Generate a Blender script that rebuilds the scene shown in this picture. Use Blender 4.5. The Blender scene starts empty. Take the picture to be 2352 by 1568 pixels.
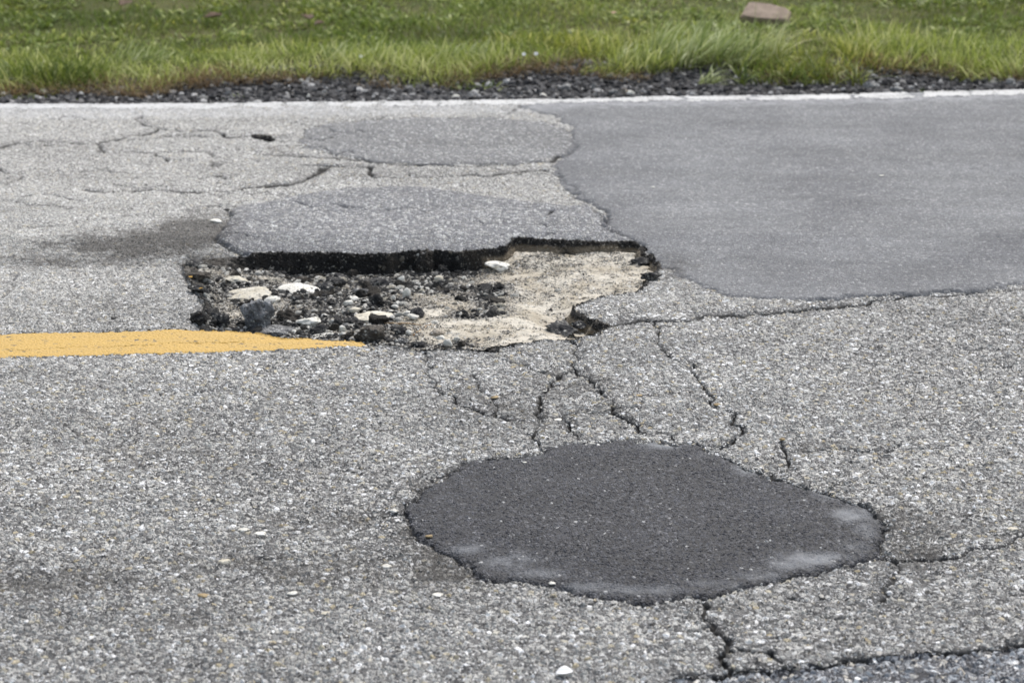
import bpy, math, random
import numpy as np
from mathutils import Vector, noise as mnoise

# ------------------------------------------------------------------ camera, sky, sun, exposure
SC = bpy.context.scene
COL = SC.collection
CAM_H, PITCH, LENS = 1.5, math.radians(17.0), 70.0
FPX = 2352 * LENS / 36.0
cam_data = bpy.data.cameras.new('camera')
cam = bpy.data.objects.new('camera', cam_data)
COL.objects.link(cam)
cam.location = (0, 0, CAM_H)
cam.rotation_euler = (math.pi / 2 - PITCH, 0, 0)
cam_data.lens = LENS
cam_data.sensor_width = 36.0
cam_data.clip_start = 0.05
cam_data.clip_end = 2000
cam_data.dof.use_dof = True
cam_data.dof.focus_distance = 4.55
cam_data.dof.aperture_fstop = 5.6
SC.camera = cam

SUN_EL, SUN_AZ = math.radians(58), math.radians(25)      # azimuth measured from +Y towards +X
world = bpy.data.worlds.new('World')
SC.world = world
world.use_nodes = True
wt = world.node_tree
wt.nodes.clear()
w_out = wt.nodes.new('ShaderNodeOutputWorld')
w_bg = wt.nodes.new('ShaderNodeBackground')
w_sky = wt.nodes.new('ShaderNodeTexSky')
w_hsv = wt.nodes.new('ShaderNodeHueSaturation')
w_sky.sky_type = 'NISHITA'
w_sky.sun_disc = False
w_sky.sun_elevation = SUN_EL
w_sky.sun_rotation = SUN_AZ
w_sky.air_density = 1.6
w_sky.dust_density = 4.0
w_hsv.inputs['Saturation'].default_value = 0.62
w_bg.inputs['Strength'].default_value = 0.13
wt.links.new(w_sky.outputs[0], w_hsv.inputs['Color'])
wt.links.new(w_hsv.outputs[0], w_bg.inputs['Color'])
wt.links.new(w_bg.outputs[0], w_out.inputs['Surface'])

sun_data = bpy.data.lights.new('sun', 'SUN')
sun_data.energy = 1.5
sun_data.angle = math.radians(14)
sun_data.color = (1.0, 0.97, 0.93)
sun = bpy.data.objects.new('sun', sun_data)
COL.objects.link(sun)
sdir = Vector((math.sin(SUN_AZ) * math.cos(SUN_EL), math.cos(SUN_AZ) * math.cos(SUN_EL), math.sin(SUN_EL)))
sun.rotation_euler = sdir.to_track_quat('Z', 'Y').to_euler()
sun.location = (3, 6, 8)

SC.view_settings.view_transform = 'Standard'
SC.view_settings.look = 'None'
SC.view_settings.gamma = 1
SC.view_settings.exposure = 0.48
SC.view_settings.use_curve_mapping = False

# ------------------------------------------------------------------ helpers
cp, sp = math.cos(PITCH), math.sin(PITCH)


def ray(X, Y):
    """direction through a point of the photograph (2352 x 1568 pixels)"""
    rx = (np.asarray(X, float) - 1176) / FPX
    ry = (784 - np.asarray(Y, float)) / FPX
    return rx, cp + ry * sp, -sp + ry * cp


def ground(X, Y, z=0.0):
    dx, dy, dz = ray(X, Y)
    t = (z - CAM_H) / dz
    return dx * t, dy * t


def pts(lst, ox=0.0, oy=0.0, s=1.0):
    a = np.array(lst, float)
    x, y = ground(ox + a[:, 0] * s, oy + a[:, 1] * s)
    return np.stack([x, y], 1)


def hash2(ix, iy, seed):
    h = (ix.astype(np.int64) * 374761393 + iy.astype(np.int64) * 668265263 + seed * 974634777) & 0xFFFFFFFF
    h = ((h ^ (h >> 13)) * 1274126177) & 0xFFFFFFFF
    h = h ^ (h >> 16)
    return h.astype(np.float64) / 4294967296.0


def vnoise(x, y, cell, seed=0):
    x = x / cell + 137.3
    y = y / cell + 91.7
    ix, iy = np.floor(x), np.floor(y)
    fx, fy = x - ix, y - iy
    fx = fx * fx * (3 - 2 * fx)
    fy = fy * fy * (3 - 2 * fy)
    a = hash2(ix, iy, seed)
    b = hash2(ix + 1, iy, seed)
    c = hash2(ix, iy + 1, seed)
    d = hash2(ix + 1, iy + 1, seed)
    return (a + (b - a) * fx) * (1 - fy) + (c + (d - c) * fx) * fy - 0.5


def fbm(x, y, cell, seed=0, octv=3):
    r, a = 0, 1.0
    for k in range(octv):
        r = r + a * vnoise(x, y, cell / 2 ** k, seed + k * 17)
        a *= 0.5
    return r


def sstep(a, b, x):
    t = np.clip((x - a) / (b - a), 0, 1)
    return t * t * (3 - 2 * t)


def seg_dist(x, y, ax, ay, bx, by):
    vx, vy = bx - ax, by - ay
    t = np.clip(((x - ax) * vx + (y - ay) * vy) / (vx * vx + vy * vy + 1e-12), 0, 1)
    return (x - ax - t * vx) ** 2 + (y - ay - t * vy) ** 2, t


def poly_sdf(x, y, P, reach=0.25):
    """signed distance, positive inside; clipped to -reach outside"""
    out = np.full(x.shape, -reach)
    m = (x > P[:, 0].min() - reach) & (x < P[:, 0].max() + reach) & (y > P[:, 1].min() - reach) & (y < P[:, 1].max() + reach)
    xs, ys = x[m], y[m]
    if xs.size == 0:
        return out
    d2 = np.full(xs.shape, 1e9)
    ins = np.zeros(xs.shape, bool)
    n = len(P)
    for i in range(n):
        ax, ay = P[i]
        bx, by = P[(i + 1) % n]
        q, _ = seg_dist(xs, ys, ax, ay, bx, by)
        d2 = np.minimum(d2, q)
        if ay != by:
            c = ((ay > ys) != (by > ys)) & (xs < (bx - ax) * (ys - ay) / (by - ay) + ax)
            ins ^= c
    d = np.sqrt(d2)
    out[m] = np.where(ins, d, -np.minimum(d, reach))
    return out


# ------------------------------------------------------------------ outlines read off the photograph, laid on the road plane
def r4(l): return pts(l, 382.2, 499.8, 0.275)
def r5(l): return pts(l, 970.2, 499.8, 0.275)


HOLE = np.concatenate([
    r4([(690, 325), (850, 320), (1000, 324), (1100, 328), (1400, 318), (1600, 322), (1800, 324), (2000, 305), (2200, 294)]),
    r5([(0, 322), (80, 294), (160, 292), (300, 302), (550, 288), (680, 262), (720, 212), (745, 190), (860, 194), (1000, 208),
        (1300, 224), (1600, 236), (1720, 230), (1835, 240), (1850, 280), (1915, 330), (1960, 385), (1970, 430), (1945, 490),
        (1890, 560), (1840, 606), (1760, 622), (1520, 648), (1400, 682), (1270, 722), (1262, 745), (1300, 790), (1370, 830),
        (1450, 862), (1540, 878), (1610, 886), (1608, 906), (1520, 930), (1460, 965), (1350, 988), (1270, 1020), (1150, 1026),
        (1000, 1030), (850, 1038), (720, 1068), (600, 1096), (590, 1112), (400, 1110), (250, 1106), (100, 1112), (20, 1118)]),
    r4([(2240, 1112), (2160, 1122), (2070, 1112), (1980, 1074), (1870, 1066), (1690, 1062), (1600, 1024), (1560, 1018), (1400, 1018),
        (1230, 1022), (1100, 1018), (920, 995), (760, 964), (640, 950), (500, 937), (350, 934), (250, 928), (290, 890), (328, 830),
        (322, 740), (262, 640), (200, 560), (190, 490), (132, 440), (145, 390), (180, 365), (300, 352), (420, 350), (560, 335)]),
])
NEAR_PATCH = pts([(100, 440), (120, 400), (180, 345), (250, 305), (335, 258), (350, 238), (480, 225), (560, 207), (680, 192), (690, 162), (760, 155), (850, 142),
                  (890, 155), (960, 145), (1070, 132), (1100, 150), (1180, 146), (1270, 160), (1330, 152), (1400, 180), (1480, 203), (1560, 245), (1640, 288), (1720, 300),
                  (1850, 330), (1950, 370), (2080, 412), (2150, 450), (2185, 520), (2195, 590), (2150, 638), (2040, 680), (1900, 712), (1800, 740),
                  (1700, 755), (1600, 772), (1500, 800), (1400, 815), (1300, 813), (1200, 830), (1140, 850), (1050, 836), (900, 820), (820, 795),
                  (740, 760), (640, 745), (560, 740), (500, 755), (450, 745), (400, 690), (300, 650), (240, 625), (200, 590), (150, 540), (110, 480)],
                 882, 940.8, 0.525)
MID_PATCH = pts([(500, 556), (498, 545), (512, 528), (530, 502), (524, 486), (560, 474), (640, 463), (720, 446), (800, 436), (900, 432), (980, 434),
                 (1040, 442), (1100, 450), (1180, 462), (1240, 472), (1300, 478), (1345, 476), (1375, 488), (1392, 502), (1388, 522), (1425, 546), (1472, 562),
                 (1476, 590), (1170, 580), (1160, 600), (600, 600), (560, 584), (530, 570)])
BIG_PATCH = pts([(1190, 242), (1215, 256), (1268, 268), (1305, 290), (1318, 335), (1296, 352), (1268, 384), (1284, 412), (1322, 450), (1362, 468), (1390, 488),
                 (1386, 520), (1422, 545), (1474, 563), (1482, 586), (1512, 610), (1560, 633), (1606, 660), (1660, 682), (1760, 686), (1880, 690), (2000, 679),
                 (2110, 673), (2352, 655), (2700, 640), (5200, 500), (5200, 195), (2352, 195), (1700, 210)])
FAR_PATCH = pts([(690, 318), (705, 298), (760, 284), (860, 275), (1000, 271), (1150, 273), (1250, 282), (1306, 298), (1318, 333), (1292, 358), (1230, 371), (1130, 376),
                 (1000, 377), (870, 369), (760, 355), (700, 344)])
YELLOW = pts([(-900, 792), (-300, 778), (0, 768), (200, 762), (400, 757), (560, 757), (640, 765), (700, 775), (760, 781), (820, 779), (845, 793), (800, 796), (660, 803),
              (420, 812), (200, 819), (0, 826), (-300, 838), (-900, 860)])
EDGE_TOP = np.array([(-1500, 262), (-400, 243), (0, 239), (300, 240.5), (600, 237.5), (900, 234), (1200, 230), (1500, 225), (1800, 221), (2000, 217), (2352, 209), (2800, 200), (4000, 180)], float)
OVERLAY = pts([(190, 1490), (300, 1472), (420, 1463), (550, 1452), (700, 1432), (900, 1412), (1100, 1392), (1300, 1372), (1500, 1352), (1700, 1332),
               (1900, 1312), (2050, 1302), (2200, 1292), (2352, 1272), (3200, 1190), (5200, 1000), (5200, 3200), (-800, 3200), (-300, 1700)], 1470, 999.6, 0.375)
SMALL_HOLE = pts([(565, 312), (585, 308), (605, 312), (630, 314), (632, 320), (622, 326), (600, 323), (580, 318)])

CR = []


def crack(l, w, ox=0.0, oy=0.0, s=1.0, deep=1.0):
    CR.append((pts(l, ox, oy, s), w, deep))


A3 = (940.8, 735.0, 0.325)
crack([(130, 205), (128, 290), (155, 390), (190, 480), (250, 530), (310, 575), (390, 610), (480, 625), (600, 665), (700, 690), (740, 715), (830, 715)], .010, *A3, .95)
crack([(1155, 130), (1185, 200), (1180, 320), (1210, 380), (1260, 430), (1330, 510), (1370, 550), (1440, 590), (1440, 640), (1500, 690), (1570, 750), (1600, 790), (1740, 810), (1830, 830), (1900, 870)], .010, *A3)
crack([(1180, 350), (1080, 390), (1010, 410), (960, 450), (925, 500), (920, 600), (910, 670), (900, 730), (860, 780), (840, 810), (880, 860), (910, 900)], .009, *A3)
crack([(910, 670), (990, 690), (1070, 690), (1120, 740), (1150, 790), (1190, 820), (1210, 870)], .009, *A3)
crack([(1060, 690), (1200, 665), (1400, 650), (1450, 640)], .008, *A3, .8)
crack([(1710, 5), (1740, 60), (1770, 140), (1800, 200), (1880, 270), (1960, 320), (2050, 400), (2110, 480), (2110, 560), (2180, 610), (2240, 650), (2320, 740), (2335, 800), (2320, 860), (2250, 880), (2150, 910)], .010, *A3)
crack([(640, 260), (700, 300), (770, 330), (840, 350), (1000, 400)], .008, *A3, .5)
crack([(440, 400), (455, 440), (500, 490), (560, 520), (580, 560), (610, 640), (640, 680)], .008, *A3, .7)
crack([(1440, 600), (1500, 640), (1560, 640)], .006, *A3, .6)
crack([(930, 480), (1010, 470), (1090, 500), (1180, 490), (1260, 470)], .006, *A3, .5)
# hairlines branching over the old far lane
_r = random.Random(31)
for _ in range(26):
    _x, _y = _r.uniform(-60, 900), _r.uniform(262, 590)
    _l = [(_x, _y)]
    _dir = _r.choice((-1, 1))
    for _k in range(_r.randint(3, 7)):
        _x += _dir * _r.uniform(12, 45)
        _y += _r.uniform(-9, 9)
        _l.append((_x, _y))
    crack(_l, .0055, deep=_r.uniform(.45, .8))
for _ in range(14):
    _x, _y = _r.uniform(60, 2300), _r.uniform(860, 1480)
    _l = [(_x, _y)]
    for _k in range(_r.randint(3, 5)):
        _x += _r.uniform(15, 60)
        _y += _r.uniform(-10, 6)
        _l.append((_x, _y))
    crack(_l, .006, deep=_r.uniform(.25, .45))
crack([(1408, 743), (1437, 739), (1460, 732), (1500, 738), (1550, 735), (1617, 725), (1680, 720), (1760, 718), (1830, 715), (1900, 703), (1960, 697), (2020, 688), (2110, 676), (2200, 671), (2352, 662), (2800, 640)], .027, deep=1.15)
A4 = (1470.0, 999.6, 0.375)
crack([(605, 5), (600, 30), (560, 50), (480, 75), (330, 60)], .010, *A4)
crack([(860, 40), (900, 90), (905, 150), (900, 190)], .012, *A4, .9)
crack([(900, 90), (1000, 95), (1100, 90), (1300, 95), (1450, 90), (1580, 50)], .010, *A4, .75)
crack([(770, 233), (850, 258)], .014, *A4)
crack([(1440, 700), (1480, 740), (1560, 765), (1700, 742), (1820, 745), (1980, 720), (2100, 690), (2200, 665), (2352, 600), (2700, 500)], .015, *A4)
crack([(1560, 770), (1580, 840), (1530, 870), (1480, 900), (1450, 960), (1440, 1010)], .013, *A4, .9)
crack([(0, 1030), (60, 1050), (200, 1060), (390, 1060)], .009, *A4)
crack([(380, 1000), (410, 1040), (430, 1090), (460, 1150), (485, 1210), (510, 1250), (540, 1290), (530, 1340), (530, 1390), (550, 1450)], .015, *A4, 1.3)
crack([(550, 1280), (640, 1290), (740, 1310), (830, 1340), (880, 1370), (940, 1400)], .014, *A4)
crack([(190, 1490), (300, 1472), (420, 1463), (550, 1452), (700, 1432), (900, 1412), (1100, 1392), (1300, 1372), (1500, 1352), (1700, 1332), (1900, 1312), (2050, 1302), (2200, 1292), (2352, 1272), (3200, 1190)], .012, *A4, 1.2)
A5 = (0.0, 705.6, 0.375)
crack([(1150, 530), (1250, 520), (1330, 515), (1420, 508), (1500, 500), (1650, 485), (1720, 475)], .007, *A5, .6)
crack([(0, 265), (400, 255), (700, 242), (950, 237), (1150, 225), (1350, 212), (1500, 205)], .0035, *A5, .5)
crack([(-300, 175), (0, 160), (100, 155), (420, 150), (620, 145), (900, 135), (1050, 125)], .007, *A5, .7)
crack([(820, 1181), (880, 1180), (905, 1178), (940, 1183)], .009)
crack([(1000, 1102), (1030, 1092), (1060, 1075), (1070, 1064)], .009)
crack([(1275, 1375), (1300, 1378), (1340, 1384), (1420, 1385)], .006, deep=.6)
A1 = (0.0, 0.0, 0.35)
crack([(-200, 985), (0, 970), (100, 930), (300, 925), (500, 930), (640, 930), (740, 910), (830, 885), (960, 880), (1020, 850), (1060, 850), (1180, 855), (1300, 850), (1420, 850), (1480, 870), (1530, 895), (1620, 890), (1780, 905), (1900, 885)], .010, *A1)
crack([(1020, 850), (980, 820), (930, 800), (905, 760)], .009, *A1)
crack([(640, 930), (660, 960), (680, 990), (770, 990)], .012, *A1)
crack([(1100, 885), (1220, 885), (1350, 890)], .009, *A1)
crack([(770, 990), (900, 1000), (1000, 1005), (1040, 1030), (1100, 1045), (1200, 1055)], .010, *A1, .7)
crack([(1000, 1000), (1270, 990), (1390, 990), (1400, 1030)], .010, *A1, .8)
crack([(1390, 990), (1480, 985), (1600, 990), (1700, 995)], .009, *A1, .6)
crack([(1400, 1060), (1430, 1090)], .010, *A1, .7)
crack([(1660, 1015), (1900, 1025), (2100, 1030), (2352, 1052)], .014, *A1, .8)
crack([(560, 1245), (680, 1255), (850, 1245), (1000, 1240), (1120, 1245), (1300, 1260), (1500, 1250), (1620, 1225), (1750, 1215), (1880, 1205), (2020, 1170), (2100, 1120), (2180, 1085)], .012, *A1)
crack([(-60, 1050), (0, 1080), (60, 1130)], .010, *A1, .7)
crack([(60, 1210), (140, 1150)], .010, *A1, .7)
crack([(100, 1500), (280, 1500), (400, 1485), (560, 1450), (750, 1430), (850, 1415), (1060, 1410)], .011, *A1, .8)
A2 = (764.4, 0.0, 0.35)
crack([(-190, 1085), (0, 1085), (150, 1095), (260, 1095), (250, 1130), (300, 1150), (450, 1155), (720, 1155), (880, 1140), (1000, 1150), (1250, 1120), (1400, 1112)], .011, *A2)
crack([(0, 1030), (200, 1050), (330, 1062), (560, 1075), (900, 1078), (1200, 1076), (1420, 1055), (1540, 1010), (1605, 962)], .013, *A2)
crack([(1480, 1140), (1560, 1215), (1680, 1305)], .010, *A2, .7)
crack([(1700, 1390), (1760, 1430), (1760, 1490), (1850, 1540)], .010, *A2, .8)
crack([(-40, 795), (150, 790), (330, 765)], .014, *A2, .5)
crack([(1130, 745), (1200, 715), (1290, 690)], .014, *A2, .6)
crack([(1390, 1425), (1425, 1400)], .012, *A2, .8)
crack([(1340, 1500), (1380, 1492), (1430, 1508)], .010, *A2, .8)
crack([(1405, 1555), (1440, 1545), (1470, 1555)], .010, *A2, .8)
crack([(950, 1470), (1010, 1500)], .007, *A2, .6)
crack([(10, 690), (25, 650), (45, 630)], .010, deep=.6)
crack([(2250, 842), (2300, 845), (2335, 838)], .012, deep=.5)
crack([(2225, 390), (2262, 384), (2300, 400), (2352, 412)], .010, deep=.35)

# gaps in the white line where cracks have broken the paint
EDGE_GAPS = [(560, 14), (655, 6), (745, 12), (800, 10), (866, 10), (1000, 7), (1080, 10), (1560, 6), (1720, 10), (1960, 7), (2090, 12), (2215, 6)]

# tones of the road: (X, Y, radius X, radius Y, strength); positive = tar and dirt showing
STAINS = [(290, 560, 200, 40, .70), (440, 530, 90, 48, .85), (120, 600, 110, 22, .4), (470, 610, 60, 28, .9), (150, 1345, 520, 50, .38), (650, 1310, 420, 60, .40), (1030, 1260, 130, 90, .75), (420, 1420, 360, 30, .34), (700, 1190, 260, 34, .4), (1050, 1330, 120, 30, .6), (250, 690, 120, 30, .2), (500, 1050, 260, 26, .25),
          (2050, 1210, 120, 50, .4), (1330, 890, 170, 60, .3), (1180, 950, 130, 60, .35), (1850, 1030, 200, 30, .3), (600, 1230, 200, 40, .3),
          (1000, 1130, 90, 60, .35), (1560, 620, 60, 40, .4), (640, 345, 70, 18, .45), (1080, 330, 60, 14, .2), (2110, 1270, 90, 28, .5), (1650, 1390, 90, 20, .4), (780, 260, 90, 8, .3)]
SMEARS = [(1202, 1041, 36, 14, 1.0), (1508, 1022, 55, 13, .95), (1719, 1082, 40, 18, .6), (1960, 1186, 52, 20, .9), (1900, 1140, 40, 14, .55), (1880, 1282, 90, 16, .85), (1820, 1300, 70, 15, .6),
          (1170, 1290, 65, 22, .7), (1080, 1262, 50, 14, .55), (1230, 1318, 70, 14, .5), (1340, 1350, 90, 12, .55), (1480, 1358, 130, 13, .55), (1640, 1345, 80, 10, .5), (1740, 1325, 70, 12, .5), (1960, 1255, 50, 16, .5), (1985, 1215, 30, 24, .6), (1640, 1050, 60, 14, .3)]

FLOOR_PTS = [(520, 640, -.030), (480, 625, -.012), (600, 632, -.045), (700, 640, -.058), (850, 645, -.062), (1000, 642, -.062), (1130, 632, -.056), (1200, 602, -.038), (1300, 588, -.034), (1420, 586, -.028), (1480, 630, -.030), (1470, 655, -.020),
             (470, 680, -.030), (560, 690, -.046), (700, 700, -.043), (900, 700, -.043), (1100, 690, -.040), (1250, 680, -.036), (1370, 660, -.028), (1420, 660, -.018), (1330, 690, -.024),
             (480, 740, -.045), (560, 755, -.050), (680, 770, -.040), (800, 785, -.028), (900, 795, -.024), (1000, 800, -.024), (1080, 795, -.016), (1150, 785, -.012), (1230, 770, -.020), (1300, 755, -.045), (1370, 755, -.06), (1200, 735, -.030), (1050, 740, -.036), (900, 750, -.036), (750, 740, -.040)]
fz = np.array([p[2] for p in FLOOR_PTS])
fx_, fy_ = zip(*[ground(p[0], p[1], p[2]) for p in FLOOR_PTS])
fx_, fy_ = np.array(fx_), np.array(fy_)
EDGE_XY = pts(EDGE_TOP)

ROAD, NEARP, MIDP, BIGP, FARP, YEL, WHITE, RIM, FLOOR, OVER, SHOLE, OUT = range(12)


def floor_z(x, y):
    num = np.zeros(x.shape)
    den = np.zeros(x.shape)
    for a, b, c in zip(fx_, fy_, fz):
        w = 1.0 / ((x - a) ** 2 * 2.0 + (y - b) ** 2 + 0.0015) ** 2
        num += w * c
        den += w
    return num / den


def blobs(x, y, lst):
    r = np.zeros(x.shape)
    for X, Y, rx, ry, s in lst:
        gx, gy = ground(X, Y)
        sx = rx / FPX * math.hypot(gy, CAM_H)
        sy = abs(ground(X, Y - ry)[1] - ground(X, Y + ry)[1]) / 2
        q = ((x - gx) / sx) ** 2 + ((y - gy) / sy) ** 2
        r = np.maximum(r, s * np.exp(-q * 0.9))
    return r


def surface(x, y):
    """height, region and the tone attributes of the road at any point"""
    x = np.asarray(x, float)
    y = np.asarray(y, float)
    z = 0.007 * fbm(x, y, .7, 3, 3) + 0.0035 * fbm(x, y, .12, 9, 2)
    lab = np.full(x.shape, ROAD)
    j1 = fbm(x, y, .05, 21, 3)
    j2 = fbm(x, y, .018, 31, 2)
    crk = np.zeros(x.shape)
    wfrac = np.zeros(x.shape)
    edge_y = np.interp(x, EDGE_XY[:, 0], EDGE_XY[:, 1])
    # old road cracked into plates: every crack a real groove
    jx = x + .030 * fbm(x, y, .06, 41, 3) + .006 * j2
    jy = y + .030 * fbm(x, y, .06, 51, 3) + .006 * j2
    for P, w, deep in CR:
        m = (x > P[:, 0].min() - .08) & (x < P[:, 0].max() + .08) & (y > P[:, 1].min() - .08) & (y < P[:, 1].max() + .08)
        if not m.any():
            continue
        a, b = jx[m], jy[m]
        d2 = np.full(a.shape, 1e9)
        for i in range(len(P) - 1):
            q, _ = seg_dist(a, b, P[i, 0], P[i, 1], P[i + 1, 0], P[i + 1, 1])
            d2 = np.minimum(d2, q)
        ww = w * np.where(b > 6.3, 1.5, .60) * (0.65 + 0.9 * np.clip(fbm(a, b, .10, 61, 2) + .35, 0, 1.3))
        v = deep * np.clip(1.15 + 1.7 * fbm(a, b, .09, 67, 3), .62, 1.15) * (np.exp(-d2 / (ww * .62) ** 2) + .28 * np.exp(-d2 / (ww * 2.3) ** 2))
        crk[m] = np.maximum(crk[m], v)
    sd = poly_sdf(x, y, FAR_PATCH) + .035 * j1
    k = sd > 0
    lab[k] = FARP
    z += np.where(k, .003, 0) - .004 * np.exp(-(sd / .012) ** 2)
    sd = poly_sdf(x, y, BIG_PATCH) + .030 * j1 + .012 * j2
    k = sd > 0
    lab[k] = BIGP
    z += .004 * sstep(0, .02, sd) * k - .003 * np.exp(-(sd / .010) ** 2)
    crk = np.where(k, crk * .55, crk)
    crk = np.maximum(crk, .55 * np.exp(-(sd / .010) ** 2) * sstep(-.15, .25, fbm(x, y, .25, 77, 2)))
    sd = poly_sdf(x, y, MID_PATCH) + .022 * j1 + .006 * j2
    k = sd > 0
    lab[k] = MIDP
    z += .011 * sstep(-.004, .012, sd)
    crk = np.maximum(crk, .6 * np.exp(-((sd + .004) / .009) ** 2) * (y < 6.5))
    sd = poly_sdf(x, y, OVERLAY) + .02 * j1
    k = sd > 0
    lab[k] = OVER
    z -= .006 * k
    sd = poly_sdf(x, y, NEAR_PATCH) + .022 * j1 + .014 * j2
    k = sd > 0
    lab[k] = NEARP
    z += .004 * sstep(0, .03, sd) * k - .005 * np.exp(-(sd / .006) ** 2)
    crk = np.where(k, 0, crk)
    crk = np.maximum(crk, .5 * np.exp(-((sd + .002) / .006) ** 2) * (.35 + 1.3 * np.clip(fbm(x, y, .15, 99, 2) + .4, 0, 1)))
    z += .006 * sstep(.0, .25, sd) * k
    # painted lines
    sd = poly_sdf(x, y, YELLOW) + .006 * j1 + .011 * j2
    k = sd > 0
    lab[k] = YEL
    z += .003 * sstep(0, .004, sd)
    crk = np.where(k, np.maximum(0, crk - .12) * .9, crk)
    wl = edge_y - y
    px = x / np.maximum(y, 1) * FPX * .985 + 1176
    wid = .128 + .03 * fbm(x, y, .5, 15, 3)
    kk = (wl + .02 * j2 > .0) & (wl + .05 * j1 + .02 * j2 < wid)
    for gx, gw in EDGE_GAPS:
        kk &= ~(np.abs(px - gx + 900 * .03 * fbm(x, y, .06, 83, 2)) < gw * (.45 + 1.1 * (fbm(x, y, .09, 88, 2) + .3)))
    z += np.where(kk, .003, 0)
    lab[kk] = WHITE
    lab[wl + .03 * j1 < -.0] = OUT
    ghost = sstep(.36, .26, wl + .06 * j1) * (wl > 0) * sstep(1420, 1100, px) * .34
    ghost = np.maximum(ghost, sstep(.28, .16, wl + .08 * j1) * (wl > 0) * .25)
    # small hole far back
    sd = poly_sdf(x, y, SMALL_HOLE) + .02 * j1
    z -= .045 * sstep(0, .03, sd)
    lab[sd > 0] = SHOLE
    # the big pothole
    sd = poly_sdf(x, y, HOLE, .4)
    far_side = sstep(-.10, .12, y - 5.5)
    sdj = sd + (.022 - .010 * far_side) * j1 + .010 * j2
    leftish = sstep(-.72, -.86, x)
    wallw = .022 + .030 * leftish + .012 * fbm(x, y, .12, 71, 3)
    wallw = np.clip(wallw, .014, .08)
    t = sstep(0, 1, sdj / wallw)
    inside = sdj > 0
    if inside.any():
        xi, yi = x[inside], y[inside]
        zf = floor_z(xi, yi) + .010 * fbm(xi, yi, .10, 91, 4) + .005 * fbm(xi, yi, .02, 95, 2)
        zi = z[inside]
        z[inside] = zi * (1 - t[inside]) + zf * t[inside]
    wfrac[inside] = t[inside]
    lab[inside] = np.where(t[inside] < .985, RIM, FLOOR)
    z -= .004 * np.exp(-(np.minimum(sdj, 0) / .03) ** 2) * (~inside)
    frim = np.exp(-(np.minimum(sdj, 0) / .014) ** 2) * (~inside) * (.12 + .88 * np.maximum(leftish, sstep(.55, .72, x) * sstep(5.2, 5.5, y)))
    crk = np.maximum(np.where(inside, 0, crk), .55 * frim * (lab != YEL))
    z -= np.clip(crk, 0, 1.3) * .013
    # sandy (0) to gravelly (1) floor
    px2 = 1176 + x / (y * cp + CAM_H * sp) * FPX
    grav = sstep(1140, 985, px2 + 260 * fbm(x, y, .2, 7, 3)) * .72 + .15 + .75 * fbm(x * .45, y, .08, 13, 3)
    stain = np.clip(blobs(x, y, STAINS) * (1.15 + 1.1 * fbm(x, y, .12, 5, 4)) + .25 * np.clip(fbm(x, y, .8, 25, 3), -.2, 1), 0, 1)
    smear = np.clip(blobs(x, y, SMEARS) * (1.15 + .8 * fbm(x, y, .05, 65, 3)), 0, 1)
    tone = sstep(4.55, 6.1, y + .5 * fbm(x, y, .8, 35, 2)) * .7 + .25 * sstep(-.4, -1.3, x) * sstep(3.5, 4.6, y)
    return z, lab, dict(crack=np.clip(crk, 0, 1), stain=stain, ghost=np.clip(ghost, 0, 1), smear=smear, tone=np.clip(tone, 0, 1), gravelly=np.clip(grav - .5 * np.exp(-((px2 - 1262) / 45) ** 2 - ((y - 4.97) / .12) ** 2), 0, 1), wall=wfrac)


def hit(X, Y):
    """where sight lines of the photograph meet the road or the floor of the hole"""
    X = np.atleast_1d(np.asarray(X, float))
    Y = np.atleast_1d(np.asarray(Y, float))
    dx, dy, dz = ray(X, Y)
    zs = np.linspace(.02, -.09, 90)
    t = (zs[None, :] - CAM_H) / dz[:, None]
    px, py = dx[:, None] * t, dy[:, None] * t
    h = surface(px.ravel(), py.ravel())[0].reshape(px.shape)
    below = zs[None, :] <= h
    i = np.where(below.any(1), below.argmax(1), len(zs) - 1)
    r = np.arange(len(X))
    return px[r, i], py[r, i], h[r, i]


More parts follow.
